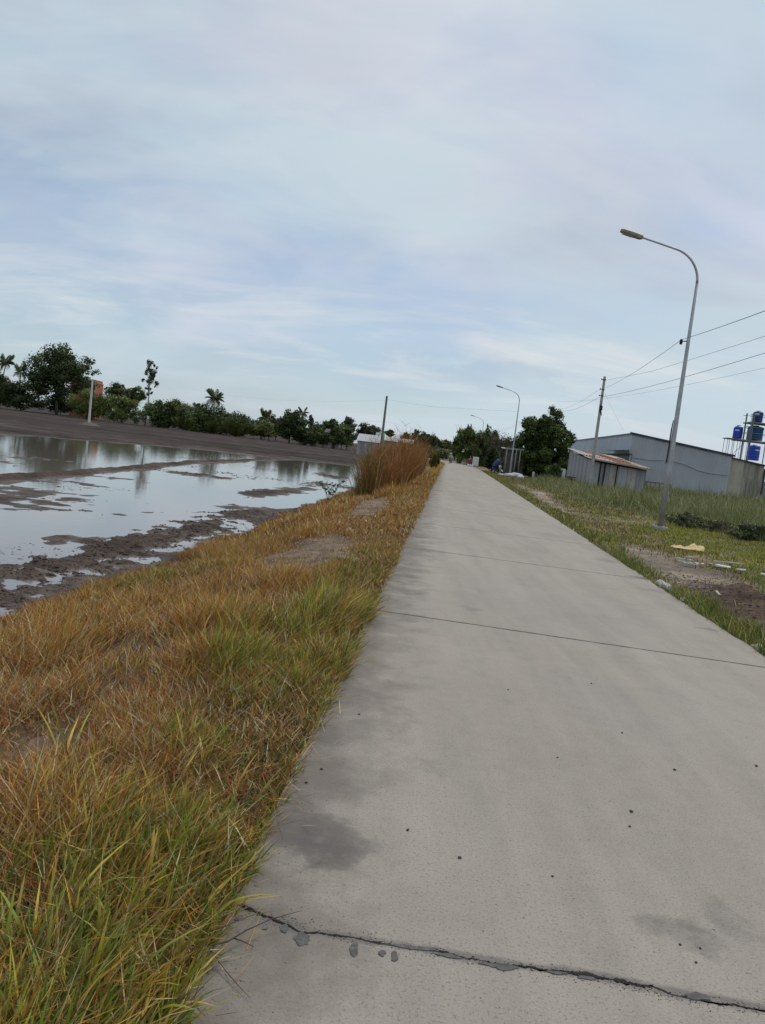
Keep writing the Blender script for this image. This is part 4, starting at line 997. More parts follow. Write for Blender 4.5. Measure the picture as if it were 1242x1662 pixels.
wire([D(740, 710, 190), A2, B2, D(1242, 525, 21.5) + Vector((1.2, -14, .35))], .28, 'thick lower wire passing behind the nearest lamp', .014)
wire([D(978, 618, 60.2), D(1060, 602, 43), D(1242, 528, 21.5) + Vector((1.2, -14, .5))], .12, 'thin wire from the power pole top that joins the thick lower wire')
wire([D(905, 652, 125), D(1010, 643, 85), D(1242, 597, 50), D(1300, 585, 46)], .2, 'faint wire sloping above the warehouse roof to the right edge', .012)
wire([D(981, 636, 60.2), D(1012, 698, 76)], .5, 'thin drop wire from the power pole down to the warehouse roof', .008)
wire([D(628, 648, 96), D(700, 660, 84), D(843, 668, 79.4)], .3, 'faint wire from the dark slim pole across the road to the middle lamp', .008)
wire([D(310, 630, 190), D(628, 650, 96)], .2, 'faint wire from the dark slim pole towards the far palms', .006)
wire([D(310, 652, 200), D(629, 684, 110), D(735, 708, 150)], .3, 'lowest faint wire over the round dark tree', .006)

# ------------------------------------------------------------------ sheds and warehouse
def corr_mesh(name, w, h, mat, pitch=.19, amp=.02, th=.0):
    n = max(4, int(w / pitch * 4)); V = []; F = []
    for k in range(n + 1):
        x = w * k / n; y = amp * math.sin(2 * math.pi * x / pitch)
        V += [(x, y, 0), (x, y, h)]
    F = [(2 * k, 2 * k + 2, 2 * k + 3, 2 * k + 1) for k in range(n)]
    me = bpy.data.meshes.new(name); me.from_pydata(V, [], F); me.polygons.foreach_set('use_smooth', [True] * len(F)); me.materials.append(mat); me.update(); return me
def link(name, me, parent, loc=(0, 0, 0), rot=(0, 0, 0), scale=(1, 1, 1)):
    o = bpy.data.objects.new(name, me); COL.objects.link(o); o.parent = parent; o.location = loc; o.rotation_euler = rot; o.scale = scale; return o
def metal_mat(name, base, rust=0.0, rough=.5, streak=.25, metal=.25):
    M = bpy.data.materials.new(name); M.use_nodes = True; t = M.node_tree; b = t.nodes['Principled BSDF']
    tc = N(t, 'ShaderNodeTexCoord'); v = tc.outputs['Object']
    f = noise(t, mapping(t, v, (0, 0, 0), (0, 0, 0), (3, 3, .35)), 1.3, 5, .6)
    c = mixc(t, ramp(t, f, [(.3, 0), (.7, 1)]), tuple(x * (1 - streak) for x in base), tuple(x * (1 + streak * .6) for x in base))
    f2 = noise(t, mapping(t, v, (1, 2, 3)), 1.1, 6, .65)
    if rust > 0: c = mixc(t, ramp(t, f2, [(.62 - rust * .4, 0), (.72 - rust * .3, 1)]), c, (.20, .075, .035))
    t.links.new(c, b.inputs['Base Color']); b.inputs['Roughness'].default_value = rough; b.inputs['Metallic'].default_value = metal if rust < .5 else 0.05
    return M
ZINC = metal_mat('zinc_sheet', (.38, .385, .40), 0.04, .55); ZINCD = metal_mat('dull_sheet', (.29, .295, .31), .05, .6); ZINCL = metal_mat('pale_sheet', (.42, .40, .365), .08, .65)
RUSTM = metal_mat('rusted_sheet', (.36, .14, .08), .75, .9); ROOFG = metal_mat('grey_roof_sheet', (.44, .37, .30), .34, .8, .3, .05)
RZ = -math.atan(.0877)                                         # buildings stand square to the road
BX = Vector((math.cos(RZ), math.sin(RZ), 0)); BY = Vector((-math.sin(RZ), math.cos(RZ), 0))
def shed():
    c = D(957, 790, 61.5); gz = -.02; root = empty('corrugated_shed', (c.x, 61.5, gz), RZ, 'small corrugated metal shed with a rusty patched roof', 'shed')
    Wd = 4.2; Dp = 13.5; zf = 2.58; zb = 3.42; drop = .28
    mats = [ZINC, ZINCD, ZINCL, ZINC, ZINCL, ZINCD]
    n = 6; w = Wd / n
    for k in range(n):                                         # end wall that faces the camera
        z = zf - drop * (k + .5) / n - .12
        link('wall_sheet', corr_mesh('wall_sheet', w - .015, z, mats[k]), root, (k * w, (k % 2) * .012, 0))
    m_ = 13; w2 = Dp / m_
    for k in range(m_):                                        # long side towards the road
        z = zf + (zb - zf) * (k + .5) / m_ - .16
        link('wall_sheet', corr_mesh('wall_sheet', w2 - .02, z, [ZINCD, ZINC, ZINCD, ZINCL][k % 4]), root, (-(k % 2) * .012, k * w2, 0), (0, 0, math.pi / 2))
        link('wall_sheet', corr_mesh('wall_sheet', w2 - .02, z - drop, [ZINCD, ZINC][k % 2]), root, (Wd, k * w2, 0), (0, 0, math.pi / 2))
    for k in range(4): link('wall_sheet', corr_mesh('wall_sheet', Wd / 4 - .02, zb - drop - .1, ZINCD), root, (k * Wd / 4, Dp, 0))
    dk = new_mat('old_timber', (.035, .025, .02), .9, nscale=5)
    for px in (969.5, 976.5, 996):
        u = (px - 957) / 1249 * 61.5; mb = MB(); mb.tube([(u, -.07, 0), (u + .01, -.07, 1.2), (u + .02, -.06, 2.42 - drop * u / Wd)], .055, 6); mb.build('timber_post', dk, root)
    mb = MB(); mb.box((Wd * .5, -.03, 2.30), (Wd, .05, .09), 0, .06); mb.build('top_rail', dk, root)
    # roof: sheets laid from back to front, each with its own sag, rust and overhang
    rows = 3; cols = 7; cw = (Wd + .45) / cols
    for r in range(rows):
        for k in range(cols):
            y0 = -.55 + (Dp + .9) * r / rows; y1 = y0 + (Dp + .9) / rows + .25; x0 = -.28 + k * cw
            z0 = zf + (zb - zf) * y0 / Dp - drop * (x0 + .35) / Wd + .02 + .035 * r; z1 = zf + (zb - zf) * y1 / Dp - drop * (x0 + .35) / Wd + .02 + .035 * r
            L = math.hypot(y1 - y0, z1 - z0)
            mt = RUSTM if (k, r) in ((3, 0), (5, 0), (4, 0), (4, 1), (3, 1), (2, 2), (5, 1), (3, 2), (4, 2)) else random.choice([ROOFG, ROOFG, ZINCL, ROOFG])
            link('roof_sheet', corr_mesh('roof_sheet', cw + .06, L, mt, .24, .03), root, (x0, y0 + random.uniform(-.12, .05), z0 + random.uniform(-.01, .05) + .006 * k), (-(math.pi / 2 - math.atan2(z1 - z0, y1 - y0)), -math.atan2(-drop, Wd) + random.uniform(-.02, .02), 0))
    mb = MB(); mb.box((Wd * .5, -.62, zf - drop * .5 - .02), (Wd + .9, .03, .10), 0, math.atan2(drop, Wd)); mb.build('eave_board', new_mat('eave_timber', (.33, .28, .24), .8, nscale=4), root)
shed()

WALLG = new_mat('grey_cladding', (.41, .425, .455), .65, .05, nscale=.35, namt=.10)
FACB = new_mat('blue_grey_cladding', (.47, .515, .58), .5, .1, nscale=.4, namt=.12)
GREENW = new_mat('pale_green_plaster', (.215, .26, .25), .85, nscale=1.2, namt=.18)
TRIM_SHADE = new_mat('dark_trim_and_shade', (.045, .05, .06), .5, .2); ROOFW = metal_mat('warehouse_roofing', (.30, .32, .35), 0, .5)  # trim colour, also used for the painted eave shadow
def warehouse():
    c = D(1022, 740, 75); gz = -.05; zt = 5.65; root = empty('warehouse', (c.x, 75, gz), RZ, 'long grey metal clad warehouse with a blue grey road side', 'warehouse')
    Lw = 9.5; fall = 1.0; n = 9; w = Lw / n
    for k in range(n):                                         # end wall, one cladding panel after another
        z0 = zt - fall * k / n; z1 = zt - fall * (k + 1) / n; mb = MB(); x0 = k * w + .006; x1 = (k + 1) * w - .006; o = .012 * (k % 2)
        V = [(x0, -o, 0), (x1, -o, 0), (x1, -o, z1), (x0, -o, z0), (x0, .06, 0), (x1, .06, 0), (x1, .06, z1), (x0, .06, z0)]
        mb.add(V, [(0, 1, 2, 3), (4, 7, 6, 5), (0, 4, 5, 1), (1, 5, 6, 2), (2, 6, 7, 3), (3, 7, 4, 0)])
        for r in range(1, 4): mb.box((x0 + (x1 - x0) * r / 4, -o - .012, (z0 * .5)), (.035, .024, z0 - .1 - fall / n * 1.2))
        mb.build('wall_panel', WALLG, root)
    Lf = 41.0; m_ = 20; w2 = Lf / m_
    for k in range(m_):                                        # upper road side, proud of the lower wall
        mb = MB(); mb.box((-.04, (k + .5) * w2, zt - .95), (.06 + .012 * (k % 2), w2 - .012, 1.86)); mb.build('facade_panel', FACB, root)
        mb = MB(); mb.box((.20, (k + .5) * w2, (zt - 1.9) / 2), (.10, w2 + (0 if k else .0), zt - 1.92)); mb.build('lower_wall', GREENW, root)
    mb = MB(); mb.box((-.06, Lf / 2 - .1, zt + .045), (.2, Lf, .10)); mb.build('parapet_trim', TRIM_SHADE, root)
    mb = MB(); mb.box((-.0, Lf / 2 - .05, zt - 1.93), (.34, Lf, .10)); mb.build('eave_shadow_strip', TRIM_SHADE, root)  # dark strip added to draw the shadow under the facade overhang
    mb = MB(); mb.box((-.55, 2.8, zt - 1.6), (.9, 9.0, .05), 0, -.12); mb.build('awning', ROOFW, root)
    a = math.atan2(fall, Lw); ll = math.hypot(fall, Lw)
    mb = MB(); mb.box((Lw / 2, -.08, zt - fall / 2 + .07), (ll + .5, .22, .17), 0, a); mb.build('verge_trim', TRIM_SHADE, root)
    mb = MB(); mb.box((Lw / 2, Lf / 2, zt - fall / 2 - .02), (ll + .3, Lf, .10), 0, a); mb.build('roof', ROOFW, root)
    mb = MB(); mb.box((.25, Lf - .1, 1.9), (.5, .3, 3.8)); mb.box((.2, .1, 1.8), (.4, .18, 3.6)); mb.build('corner_column', GREENW, root)
    wm = new_mat('grey_conduit', (.36, .37, .39), .6)
    mb = MB(); pts = [Vector((.3, -.06, 3.4)), Vector((2, -.07, 3.35)), Vector((3.8, -.07, 3.55)), Vector((5.4, -.07, 3.3)), Vector((6.6, -.07, 2.9)), Vector((8.0, -.07, 2.75)), Vector((9.4, -.07, 2.8))]
    mb.tube(pts, .03, 5); mb.build('loose_cable', wm, root)
    mb = MB(); mb.box((4.7, -.22, .12), (9.4, .35, .28)); mb.build('kerb', new_mat('pale_kerb', (.50, .48, .42), .85, nscale=2), root)
warehouse()
def panel_board():
    p = P(912, 786, .0); q = D(912, 777, 84); root = MB(); root.box((0, 0, .85), (.62, .05, 1.1), 0, 0, -.08); root.box((-.25, 0, .2), (.05, .05, .5)); root.box((.25, 0, .2), (.05, .05, .5))
    o = root.build('white_board', WHITE, None, (q.x, 84, h1(q.x, 84))); tag(o, 'white board leaning by the green warehouse wall', 'board')
panel_board()
def railing():
    a = D(1046, 785, 72.5); b = D(1088, 789, 72.5); root = empty('concrete_railing', (a.x, 72.5, .0), RZ, 'low dark baluster railing beside the shed, in front of the warehouse wall', 'railing')
    L = (b - a).length; dm = CONCD; n = 6
    mb = MB(); mb.box((L / 2, 0, 1.22), (L + .1, .16, .14)); mb.build('top_rail', dm, root)
    mb = MB(); mb.box((L / 2, 0, .62), (L, .14, .10)); mb.build('middle_rail', dm, root)
    for k in range(n):
        mb = MB(); mb.lathe([(.05, .0), (.06, .3), (.05, .60), (.05, .68), (.09, .85), (.05, 1.05), (.07, 1.16)], (0, 0, 0), 8); mb.build('baluster', dm, root, (L * (k + .5) / n, 0, 0))
    for x in (0, L): mb = MB(); mb.box((x, 0, .65), (.18, .18, 1.3)); mb.build('post', dm, root)
railing()
def plaster_mat():
    M = bpy.data.materials.new('stained_plaster'); M.use_nodes = True; t = M.node_tree; b = t.nodes['Principled BSDF']; tc = N(t, 'ShaderNodeTexCoord'); v = tc.outputs['Object']
    f = noise(t, mapping(t, v, (0, 0, 0), (0, 0, 0), (1.6, 1.6, .22)), 1.3, 6, .65); c = mixc(t, ramp(t, f, [(.38, 0), (.58, 1)]), (.17, .155, .13), (.36, .34, .27))
    c = mixc(t, ramp(t, noise(t, v, 5, 5, .6), [(.45, 0), (.8, .5)]), c, (.10, .09, .075)); t.links.new(c, b.inputs['Base Color']); b.inputs['Roughness'].default_value = .9; return M
def plaster_house():
    c = D(1181, 770, 74.5); root = empty('plastered_building', (c.x, 74.5, -.05), RZ, 'cream plastered building with dark rain stains at the right end of the warehouse', 'building')
    pm = plaster_mat(); cm = new_mat('cream_plaster', (.42, .40, .31), .9, nscale=1.5, namt=.15)
    zt = D(1181, 742, 74.5).z; z2 = D(1236, 757, 74.5).z + .1; L = 55 / 1249 * 74.5
    def wall(x0, x1, za, zb, m_, nm, y=0):
        mb = MB(); mb.add([(x0, y, 0), (x1, y, 0), (x1, y, zb), (x0, y, za), (x0, y + .2, 0), (x1, y + .2, 0), (x1, y + .2, zb), (x0, y + .2, za)], [(0, 1, 2, 3), (4, 7, 6, 5), (0, 4, 5, 1), (1, 5, 6, 2), (2, 6, 7, 3), (3, 7, 4, 0)]); return mb.build(nm, m_, root)
    k = .42; zm = zt + (z2 - zt) * k
    wall(0, L * k - .01, zt, zm, cm, 'cream_wall', -.03); wall(L * k, L, zm, z2, pm, 'stained_wall')
    mb = MB(); mb.box((L * .5, 4.2, (z2 + .2) / 2), (L, 8.0, z2 - .3)); mb.build('rear_wall', pm, root)
    mb = MB(); mb.tube([(.05, -.1, 0), (.05, -.1, zt - .1)], .05, 8); mb.build('drain_pipe', WHITE, root)
    mb = MB(); mb.box((L / 2, .05, (zt + z2) / 2 + .06), (math.hypot(L, zt - z2) + .3, .5, .12), 0, math.atan2(zt - z2, L)); mb.build('roof_edge', TRIM_SHADE, root)
    mb = MB(); mb.box((L + .15, .4, 1.9), (.22, .3, 3.8)); mb.build('dark_gap_strip', DARK, root)  # dark upright put in for the shaded gap before the metal sheets
    mb = MB(); mb.box((L + 2.6, .25, 3.55), (4.6, .6, .12)); mb.build('canopy', TRIM_SHADE, root)
    for q in range(4): link('metal_sheet', corr_mesh('metal_sheet', 1.05, 2.6, ZINC if q % 2 else ZINCD), root, (L + .4 + 1.07 * q, .55, 0))
plaster_house()
# water tanks on their steel stand
BLUE = new_mat('blue_tank_plastic', (.012, .045, .36), .35, nscale=3, namt=.2); BLUED = new_mat('faded_blue_tank', (.012, .07, .16), .4, nscale=3, namt=.2); BLUEN = new_mat('dark_blue_tank', (.008, .022, .14), .35, nscale=3, namt=.2)
STEEL = new_mat('grey_steel', (.19, .20, .20), .5, .4, nscale=3)
def tank(px, py0, py1, wpx, Y, mat, label, dome=.22, sticker=None):
    a = D(px, py0, Y); h = (py0 - py1) * Y / FPX; r = wpx * Y / FPX / 2
    root = empty('water_tank', tuple(a), RZ, label, 'water tank', 'blue water tanks beside the warehouse')
    prof = [(r * .96, 0), (r, .03)]
    nb = 5; hs = h * (1 - dome)
    for k in range(nb): z = .03 + (hs - .06) * k / nb; dz = (hs - .06) / nb; prof += [(r, z + dz * .15), (r, z + dz * .78), (r * .965, z + dz * .86), (r * .965, z + dz * .93)]
    prof += [(r, hs)] + [(r * math.cos(q), hs + (h * dome - .06) * math.sin(q)) for q in (.3, .6, .9, 1.15)]
    mb = MB(); mb.lathe(prof, n=22); mb.build('tank_body', mat, root)
    mb = MB(); mb.lathe([(r * .38, h - .10), (r * .40, h - .02), (r * .36, h)], n=16); mb.build('lid', mat, root)
    if sticker:
        mb = MB(); V = []; F = []
        for k in range(5):
            q = sticker[0] + .22 * (k - 2); V += [((r + .006) * math.cos(q), (r + .006) * math.sin(q), sticker[1] * h), ((r + .006) * math.cos(q), (r + .006) * math.sin(q), sticker[1] * h + .16)]
        mb.add(V, [(2 * k, 2 * k + 2, 2 * k + 3, 2 * k + 1) for k in range(4)]); mb.build('label_sticker', new_mat('sticker', (.45, .55, .70), .5), root)
YT = 84
tank(1196.5, 711.5, 690.5, 14.5, YT, BLUE, 'bright blue water tank alone on the thin legged stand, leftmost', .28, (-2.1, .55))
tank(1224, 714.5, 691, 24, YT, BLUED, 'widest, faded dark blue water tank in the middle of the steel tower', .14)
tank(1229.5, 685, 667, 14.5, YT, BLUEN, 'small dark blue water tank at the very top of the steel tower', .18, (-2.2, .62))
tank(1222, 747, 722, 17.5, YT - 4, BLUE, 'bright blue water tank standing lowest, under the steel tower', .10, (-1.3, .6))
def tower():
    root = empty('tank_tower', (D(1214, 715, YT).x, YT, 0), RZ, 'grey steel tower with railings that carries the two upper tanks', 'tank tower'); o = Vector(root.location)
    z1 = D(1224, 716, YT).z; z2 = D(1229, 686.5, YT).z; r_ = -1.05; R_ = 2.7; y0 = -1.0; y1 = 1.0
    for k, (x, y) in enumerate([(r_ + .9, y0), (R_, y0), (r_ + .9, y1), (R_, y1), (-.25, y0 - .1), (1.5, y0)]):
        top = z2 + 1.0 if k in (0, 1, 2, 3) else (z1 if k == 5 else z2 + .9); mb = MB(); mb.box((x, y, top / 2), (.12 if k < 4 else .08, .12 if k < 4 else .08, top)); mb.build('leg', STEEL, root)
    for z in (z1, z2):
        mb = MB(); mb.box(((r_ + R_) / 2 + (.35 if z == z2 else -.2), 0, z - .08), (R_ - r_ + (.2 if z == z1 else -.6), 2.2, .13)); mb.build('deck', STEEL, root)
    for z, l in ((z1 + .75, 0), (z1 + 1.4, 0), (z2 + .75, 1)):
        mb = MB(); mb.box((.95, y0 - .06, z), (3.9 - l, .05, .05)); mb.box((.95, y1, z), (3.9 - l, .05, .05)); mb.build('rail', STEEL, root)
    for x in (-.75, -.45): mb = MB(); mb.tube([(x + .3, y0 - .2, 0), (x + .35, y0 - .2, z2 + .8)], .03, 5); mb.build('ladder_side', STEEL, root)
    for k in range(16): mb = MB(); mb.tube([(-.44, y0 - .2, 1 + .5 * k), (-.12, y0 - .2, 1 + .5 * k)], .015, 4); mb.build('ladder_rung', STEEL, root)
tower()
def stand():
    root = empty('tank_stand', (D(1192, 715, YT).x, YT, 0), RZ, 'thin grey legged stand that carries the leftmost blue tank', 'tank stand')
    z = D(1192, 711.8, YT).z; mb = MB(); mb.box((.0, 0, z - .06), (2.0, 1.4, .10)); mb.build('deck', STEEL, root)
    for x in (-.85, -.3, .2, .85):
        mb = MB(); mb.tube([(x - .08, -.55, 0), (x, -.55, z - .1)], .028, 5); mb.build('leg', STEEL, root)
        mb = MB(); mb.tube([(x, .55, 0), (x, .55, z - .1)], .028, 5); mb.build('leg', STEEL, root)
    mb = MB(); mb.tube([(-.8, -.56, z - 2.6), (.85, -.56, z - .4)], .022, 4); mb.build('brace', STEEL, root)
stand()

# ------------------------------------------------------------------ far houses
def brick_house():
    c = D(141, 640, 246); gz = h1(c.x, 246); root = empty('brick_house', (c.x, 246, gz), .05, 'unplastered orange brick house showing above the pale green bush', 'house')
    W_ = 37 * 246 / FPX; H1 = D(141, 621, 246).z - gz
    bm_ = new_mat('orange_brick', (.37, .135, .075), .9, nscale=1.4, namt=.2); cn = new_mat('concrete_frame', (.34, .28, .24), .9, nscale=2)
    rows = 16
    for k in range(rows):
        mb = MB(); z0 = H1 * k / rows; mb.box((0, 0, z0 + H1 / rows / 2), (W_, 8 + .02 * (k % 2), H1 / rows - .03)); mb.build('brick_course', bm_, root)
    mb = MB(); mb.box((0, 0, H1 * .5), (W_ - .1, 7.9, H1 - .1)); mb.build('mortar', new_mat('brick_joint', (.25, .13, .09), .9), root)
    for x in (-W_ / 2, 0, W_ / 2): mb = MB(); mb.box((x, -4.0, H1 * .5), (.35, .35, H1)); mb.build('column', cn, root)
    mb = MB(); mb.box((0, -.1, H1 + .1), (W_ + .3, 8.4, .22)); mb.build('roof_slab', cn, root)
    mb = MB(); mb.box((W_ * .22, 0, H1 + .6), (W_ * .5, 7.6, .9)); mb.build('parapet', bm_, root)
    for x in (-W_ * .25, W_ * .25): mb = MB(); mb.box((x, -4.04, H1 * .72), (1.3, .12, 1.5)); mb.build('window', DARK, root)
brick_house()
def gable_house(name, label, px0, px1, pyt, pye, Y, wm, rm, hip=True, d=7.0):
    a = D((px0 + px1) / 2, pye, Y); gz = h1(a.x, Y); ze = a.z - gz; zt = D((px0 + px1) / 2, pyt, Y).z - gz; W_ = (px1 - px0) * Y / FPX
    root = empty(name, (a.x, Y, gz), .1, label, 'house')
    mb = MB(); mb.box((0, 0, ze / 2), (W_ * .92, d * .92, ze)); mb.build('wall', wm, root)
    mb = MB(); q = W_ * .22 if hip else 0
    V = [(-W_ / 2, -d / 2, ze), (W_ / 2, -d / 2, ze), (W_ / 2, d / 2, ze), (-W_ / 2, d / 2, ze), (-W_ / 2 + q, 0, zt), (W_ / 2 - q, 0, zt)]
    if not hip: V[4] = (0, -d / 2, zt); V[5] = (0, d / 2, zt)
    F = [(0, 1, 5, 4), (1, 2, 5), (2, 3, 4, 5), (3, 0, 4), (3, 2, 1, 0)] if hip else [(0, 1, 4), (1, 2, 5, 4), (2, 3, 5), (3, 0, 4, 5), (3, 2, 1, 0)]
    mb.add(V, F); mb.build('roof', rm, root)
    mb = MB(); mb.box((-W_ * .2, -d * .46 - .02, 1.4), (1.0, .06, 1.3)); mb.build('window', DARK, root)
    mb = MB(); mb.box((W_ * .2, -d * .46 - .02, 1.05), (.9, .06, 2.1)); mb.build('door', DARK, root)
THATCHM = new_mat('grey_fibre_roof', (.17, .155, .135), .9, nscale=1.5); PALEW = new_mat('pale_wall', (.40, .38, .34), .9, nscale=1.5); WROOF = metal_mat('white_roof', (.46, .46, .46), 0, .5, .12)
gable_house('hip_roof_house', 'house with a grey hip roof between two dark bushes', 522, 551, 696.5, 709, 204, PALEW, THATCHM)
gable_house('pale_gable_house', 'small house with a pale gable just right of the round dark tree', 486, 501, 695, 708, 207, PALEW, new_mat('pale_gable', (.40, .38, .35), .8), False)
def far_shed():
    Y = 150; c = D(597, 725, Y); gz = h1(c.x, Y); root = empty('far_shed', (c.x, Y, gz), -.05, 'grey sheet walled shed with a white roof left of the dark slim pole', 'shed')
    W_ = 34 * Y / FPX; zt = D(597, 704.5, Y).z - gz; ze = D(597, 717, Y).z - gz
    n = 8
    for k in range(n): mb = MB(); mb.box((-W_ / 2 + W_ * (k + .5) / n, -.02 * (k % 2), ze / 2), (W_ / n - .02, .06, ze)); mb.build('wall_sheet', ZINCD if k % 3 else ZINC, root)
    for sx in (-1, 1): mb = MB(); mb.box((sx * W_ / 2, 3, ze / 2), (.06, 6, ze)); mb.build('side_wall', ZINCD, root)
    for k in range(6):
        w = (W_ + .6) / 6; mb = MB(); mb.add([(-W_ / 2 - .3 + w * k + .01, -.5, ze + .02), (-W_ / 2 - .3 + w * (k + 1) - .01, -.5, ze + .02), (-W_ / 2 - .3 + w * (k + 1) - .01, 4, zt), (-W_ / 2 - .3 + w * k + .01, 4, zt), (-W_ / 2 - .3 + w * k, 8, ze), (-W_ / 2 - .3 + w * (k + 1), 8, ze)], [(0, 1, 2, 3), (3, 2, 5, 4)]); mb.build('roof_sheet', WROOF, root)
    mb = MB(); mb.box((0, -.05, ze), (W_ + .2, .12, .14)); mb.build('eave', DARK, root)
    Y = 156; c = D(617, 712, Y); r2 = empty('green_shelter', (c.x, Y, h1(c.x, Y)), 0, 'small pale green sheet shelter between the two white roofs', 'shelter'); gz = h1(c.x, Y); zt = D(617, 703, Y).z - gz
    gm = new_mat('green_sheet', (.13, .30, .24), .6, nscale=1); mb = MB(); mb.box((0, 0, zt / 2 - .3), (1.6, .1, zt - .6)); mb.build('wall', gm, r2); mb = MB(); mb.box((0, 1.2, zt - .25), (1.9, 3.2, .08), 0, 0, .25); mb.build('roof', gm, r2)
    Y = 160; c = D(644, 722, Y); gz = h1(c.x, Y); r3 = empty('long_white_building', (c.x, Y, gz), -.08, 'long low building with a white roof behind the tall dry reeds', 'building'); W_ = 54 * Y / FPX
    zt = D(644, 710.5, Y).z - gz; ze = D(644, 717, Y).z - gz
    mb = MB(); mb.box((0, 2, ze / 2), (W_, 5, ze)); mb.build('wall', PALEW, r3)
    for k in range(9):
        w = W_ / 9; x0 = -W_ / 2 + w * k; mb = MB(); mb.add([(x0 + .01, -1, ze), (x0 + w - .01, -1, ze), (x0 + w - .01, 3, zt), (x0 + .01, 3, zt)], [(0, 1, 2, 3)]); mb.build('roof_sheet', WROOF, r3)
    for k in range(5): mb = MB(); mb.box((-W_ / 2 + W_ * (k + .5) / 5, -.55, ze * .45), (.9, .08, 1.1)); mb.build('window', DARK, r3)
far_shed()
def hut():
    Y = 86; c = D(829, 765, Y); gz = h1(c.x, Y); root = empty('roadside_hut', (c.x, Y, gz), RZ, 'low grey hut with an open porch frame in the shade of the mango tree', 'hut')
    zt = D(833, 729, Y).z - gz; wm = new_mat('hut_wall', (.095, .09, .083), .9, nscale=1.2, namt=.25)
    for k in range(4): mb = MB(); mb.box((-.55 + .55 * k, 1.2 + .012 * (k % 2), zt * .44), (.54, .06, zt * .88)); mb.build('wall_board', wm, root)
    mb = MB(); mb.box((.3, 2.4, zt + .05), (3.0, 2.8, .07), 0, 0, .06); mb.build('roof', ZINCD, root)
    pm = new_mat('pale_post', (.26, .25, .235), .85, nscale=4)
    for x in (.35, .80, -.7): mb = MB(); mb.tube([(x, 0, 0), (x, 0, zt)], .065, 6); mb.build('post', pm, root)
    mb = MB(); mb.box((.1, 0, zt + .05), (2.1, .12, .12)); mb.build('beam', pm, root)
hut()

# ------------------------------------------------------------------ things along the road
def motorbike(loc, rz, label, paint, group=None, front=None):
    root = empty('motorbike', loc, rz, label, 'motorbike', group)
    for nm, y in (('front_wheel', -.62), ('rear_wheel', .62)):
        mb = MB(); mb.wheel((0, y, .29), .25, .045); w = mb.build(nm, BLACK, root)
        mb = MB(); mb.wheel((0, y, .29), .205, .015, 0, 16, 5); mb.tube([(-.05, y, .29), (.05, y, .29)], .05, 8)
        for k in range(6): q = k * math.pi / 3; mb.tube([(0, y, .29), (0, y + .2 * math.cos(q), .29 + .2 * math.sin(q))], .008, 4)
        mb.build('rim', GALV, w)
    mb = MB(); secs = [(-.36, .06, .38, .95), (-.30, .13, .36, .90), (-.22, .11, .33, .62), (-.05, .09, .31, .46), (.12, .10, .36, .62), (.35, .12, .46, .74), (.62, .11, .56, .76), (.86, .05, .62, .74)]
    V = []; F = []
    for (y, b, lo, hi) in secs: V += [(-b * .6, y, lo), (b * .6, y, lo), (b, y, (lo + hi) / 2), (b * .7, y, hi), (-b * .7, y, hi), (-b, y, (lo + hi) / 2)]
    for i in range(len(secs) - 1):
        for k in range(6): F.append((i * 6 + k, i * 6 + (k + 1) % 6, i * 6 + 6 + (k + 1) % 6, i * 6 + 6 + k))
    F += [tuple(range(6))[::-1], tuple(len(V) - 6 + k for k in range(6))]
    mb.add(V, F, True); mb.build('body', paint, root)
    mb = MB(); mb.box((0, .42, .79), (.24, .72, .09)); mb.build('seat', BLACK, root, bevel=.03)
    mb = MB(); mb.tube([(-.07, -.62, .29), (-.07, -.40, .92)], .022, 6); mb.tube([(.07, -.62, .29), (.07, -.40, .92)], .022, 6); mb.build('fork', GALV, root)
    mb = MB(); mb.tube([(-.34, -.24, 1.03), (-.12, -.36, 1.0), (.12, -.36, 1.0), (.34, -.24, 1.03)], .018, 6); mb.build('handlebar', BLACK, root)
    for sx in (-1, 1): mb = MB(); mb.tube([(sx * .26, -.30, 1.03), (sx * .30, -.30, 1.2)], .008, 4); mb.lathe([(.01, -.02), (.055, 0), (.01, .02)], (sx * .31, -.30, 1.23), 8); mb.build('mirror', BLACK, root)
    mb = MB(); mb.box((0, -.44, .92), (.26, .14, .22)); mb.build('front_cowl', front or paint, root, bevel=.04)
    mb = MB(); mb.lathe([(.07, 0), (.06, .02)], (0, 0, 0), 12); hl = mb.build('headlight', WHITE, root, (0, -.515, .94)); hl.rotation_euler = (math.pi / 2, 0, 0)
    mb = MB(); n = 9; V = []
    for k in range(n): q = math.radians(10 + 150 * k / (n - 1)); V += [(-.06, -.62 + .32 * math.cos(q), .29 + .32 * math.sin(q)), (.06, -.62 + .32 * math.cos(q), .29 + .32 * math.sin(q))]
    mb.add(V, [(2 * k, 2 * k + 1, 2 * k + 3, 2 * k + 2) for k in range(n - 1)], True); mb.build('front_mudguard', front or paint, root)
    mb = MB(); mb.tube([(.13, .15, .26), (.15, .5, .28), (.16, .85, .36)], [.02, .045, .05], 8); mb.build('exhaust', GALV, root)
    return root
p = P(731, 752.3, 0); ry = p.y; rx = p.x
REDP = new_mat('dark_red_paint', (.16, .02, .02), .35); BLKP = new_mat('black_paint', (.03, .03, .035), .3)
motorbike((rx, ry, 0), .10, 'small motorbike with a rider coming down the road at the bend', BLKP)
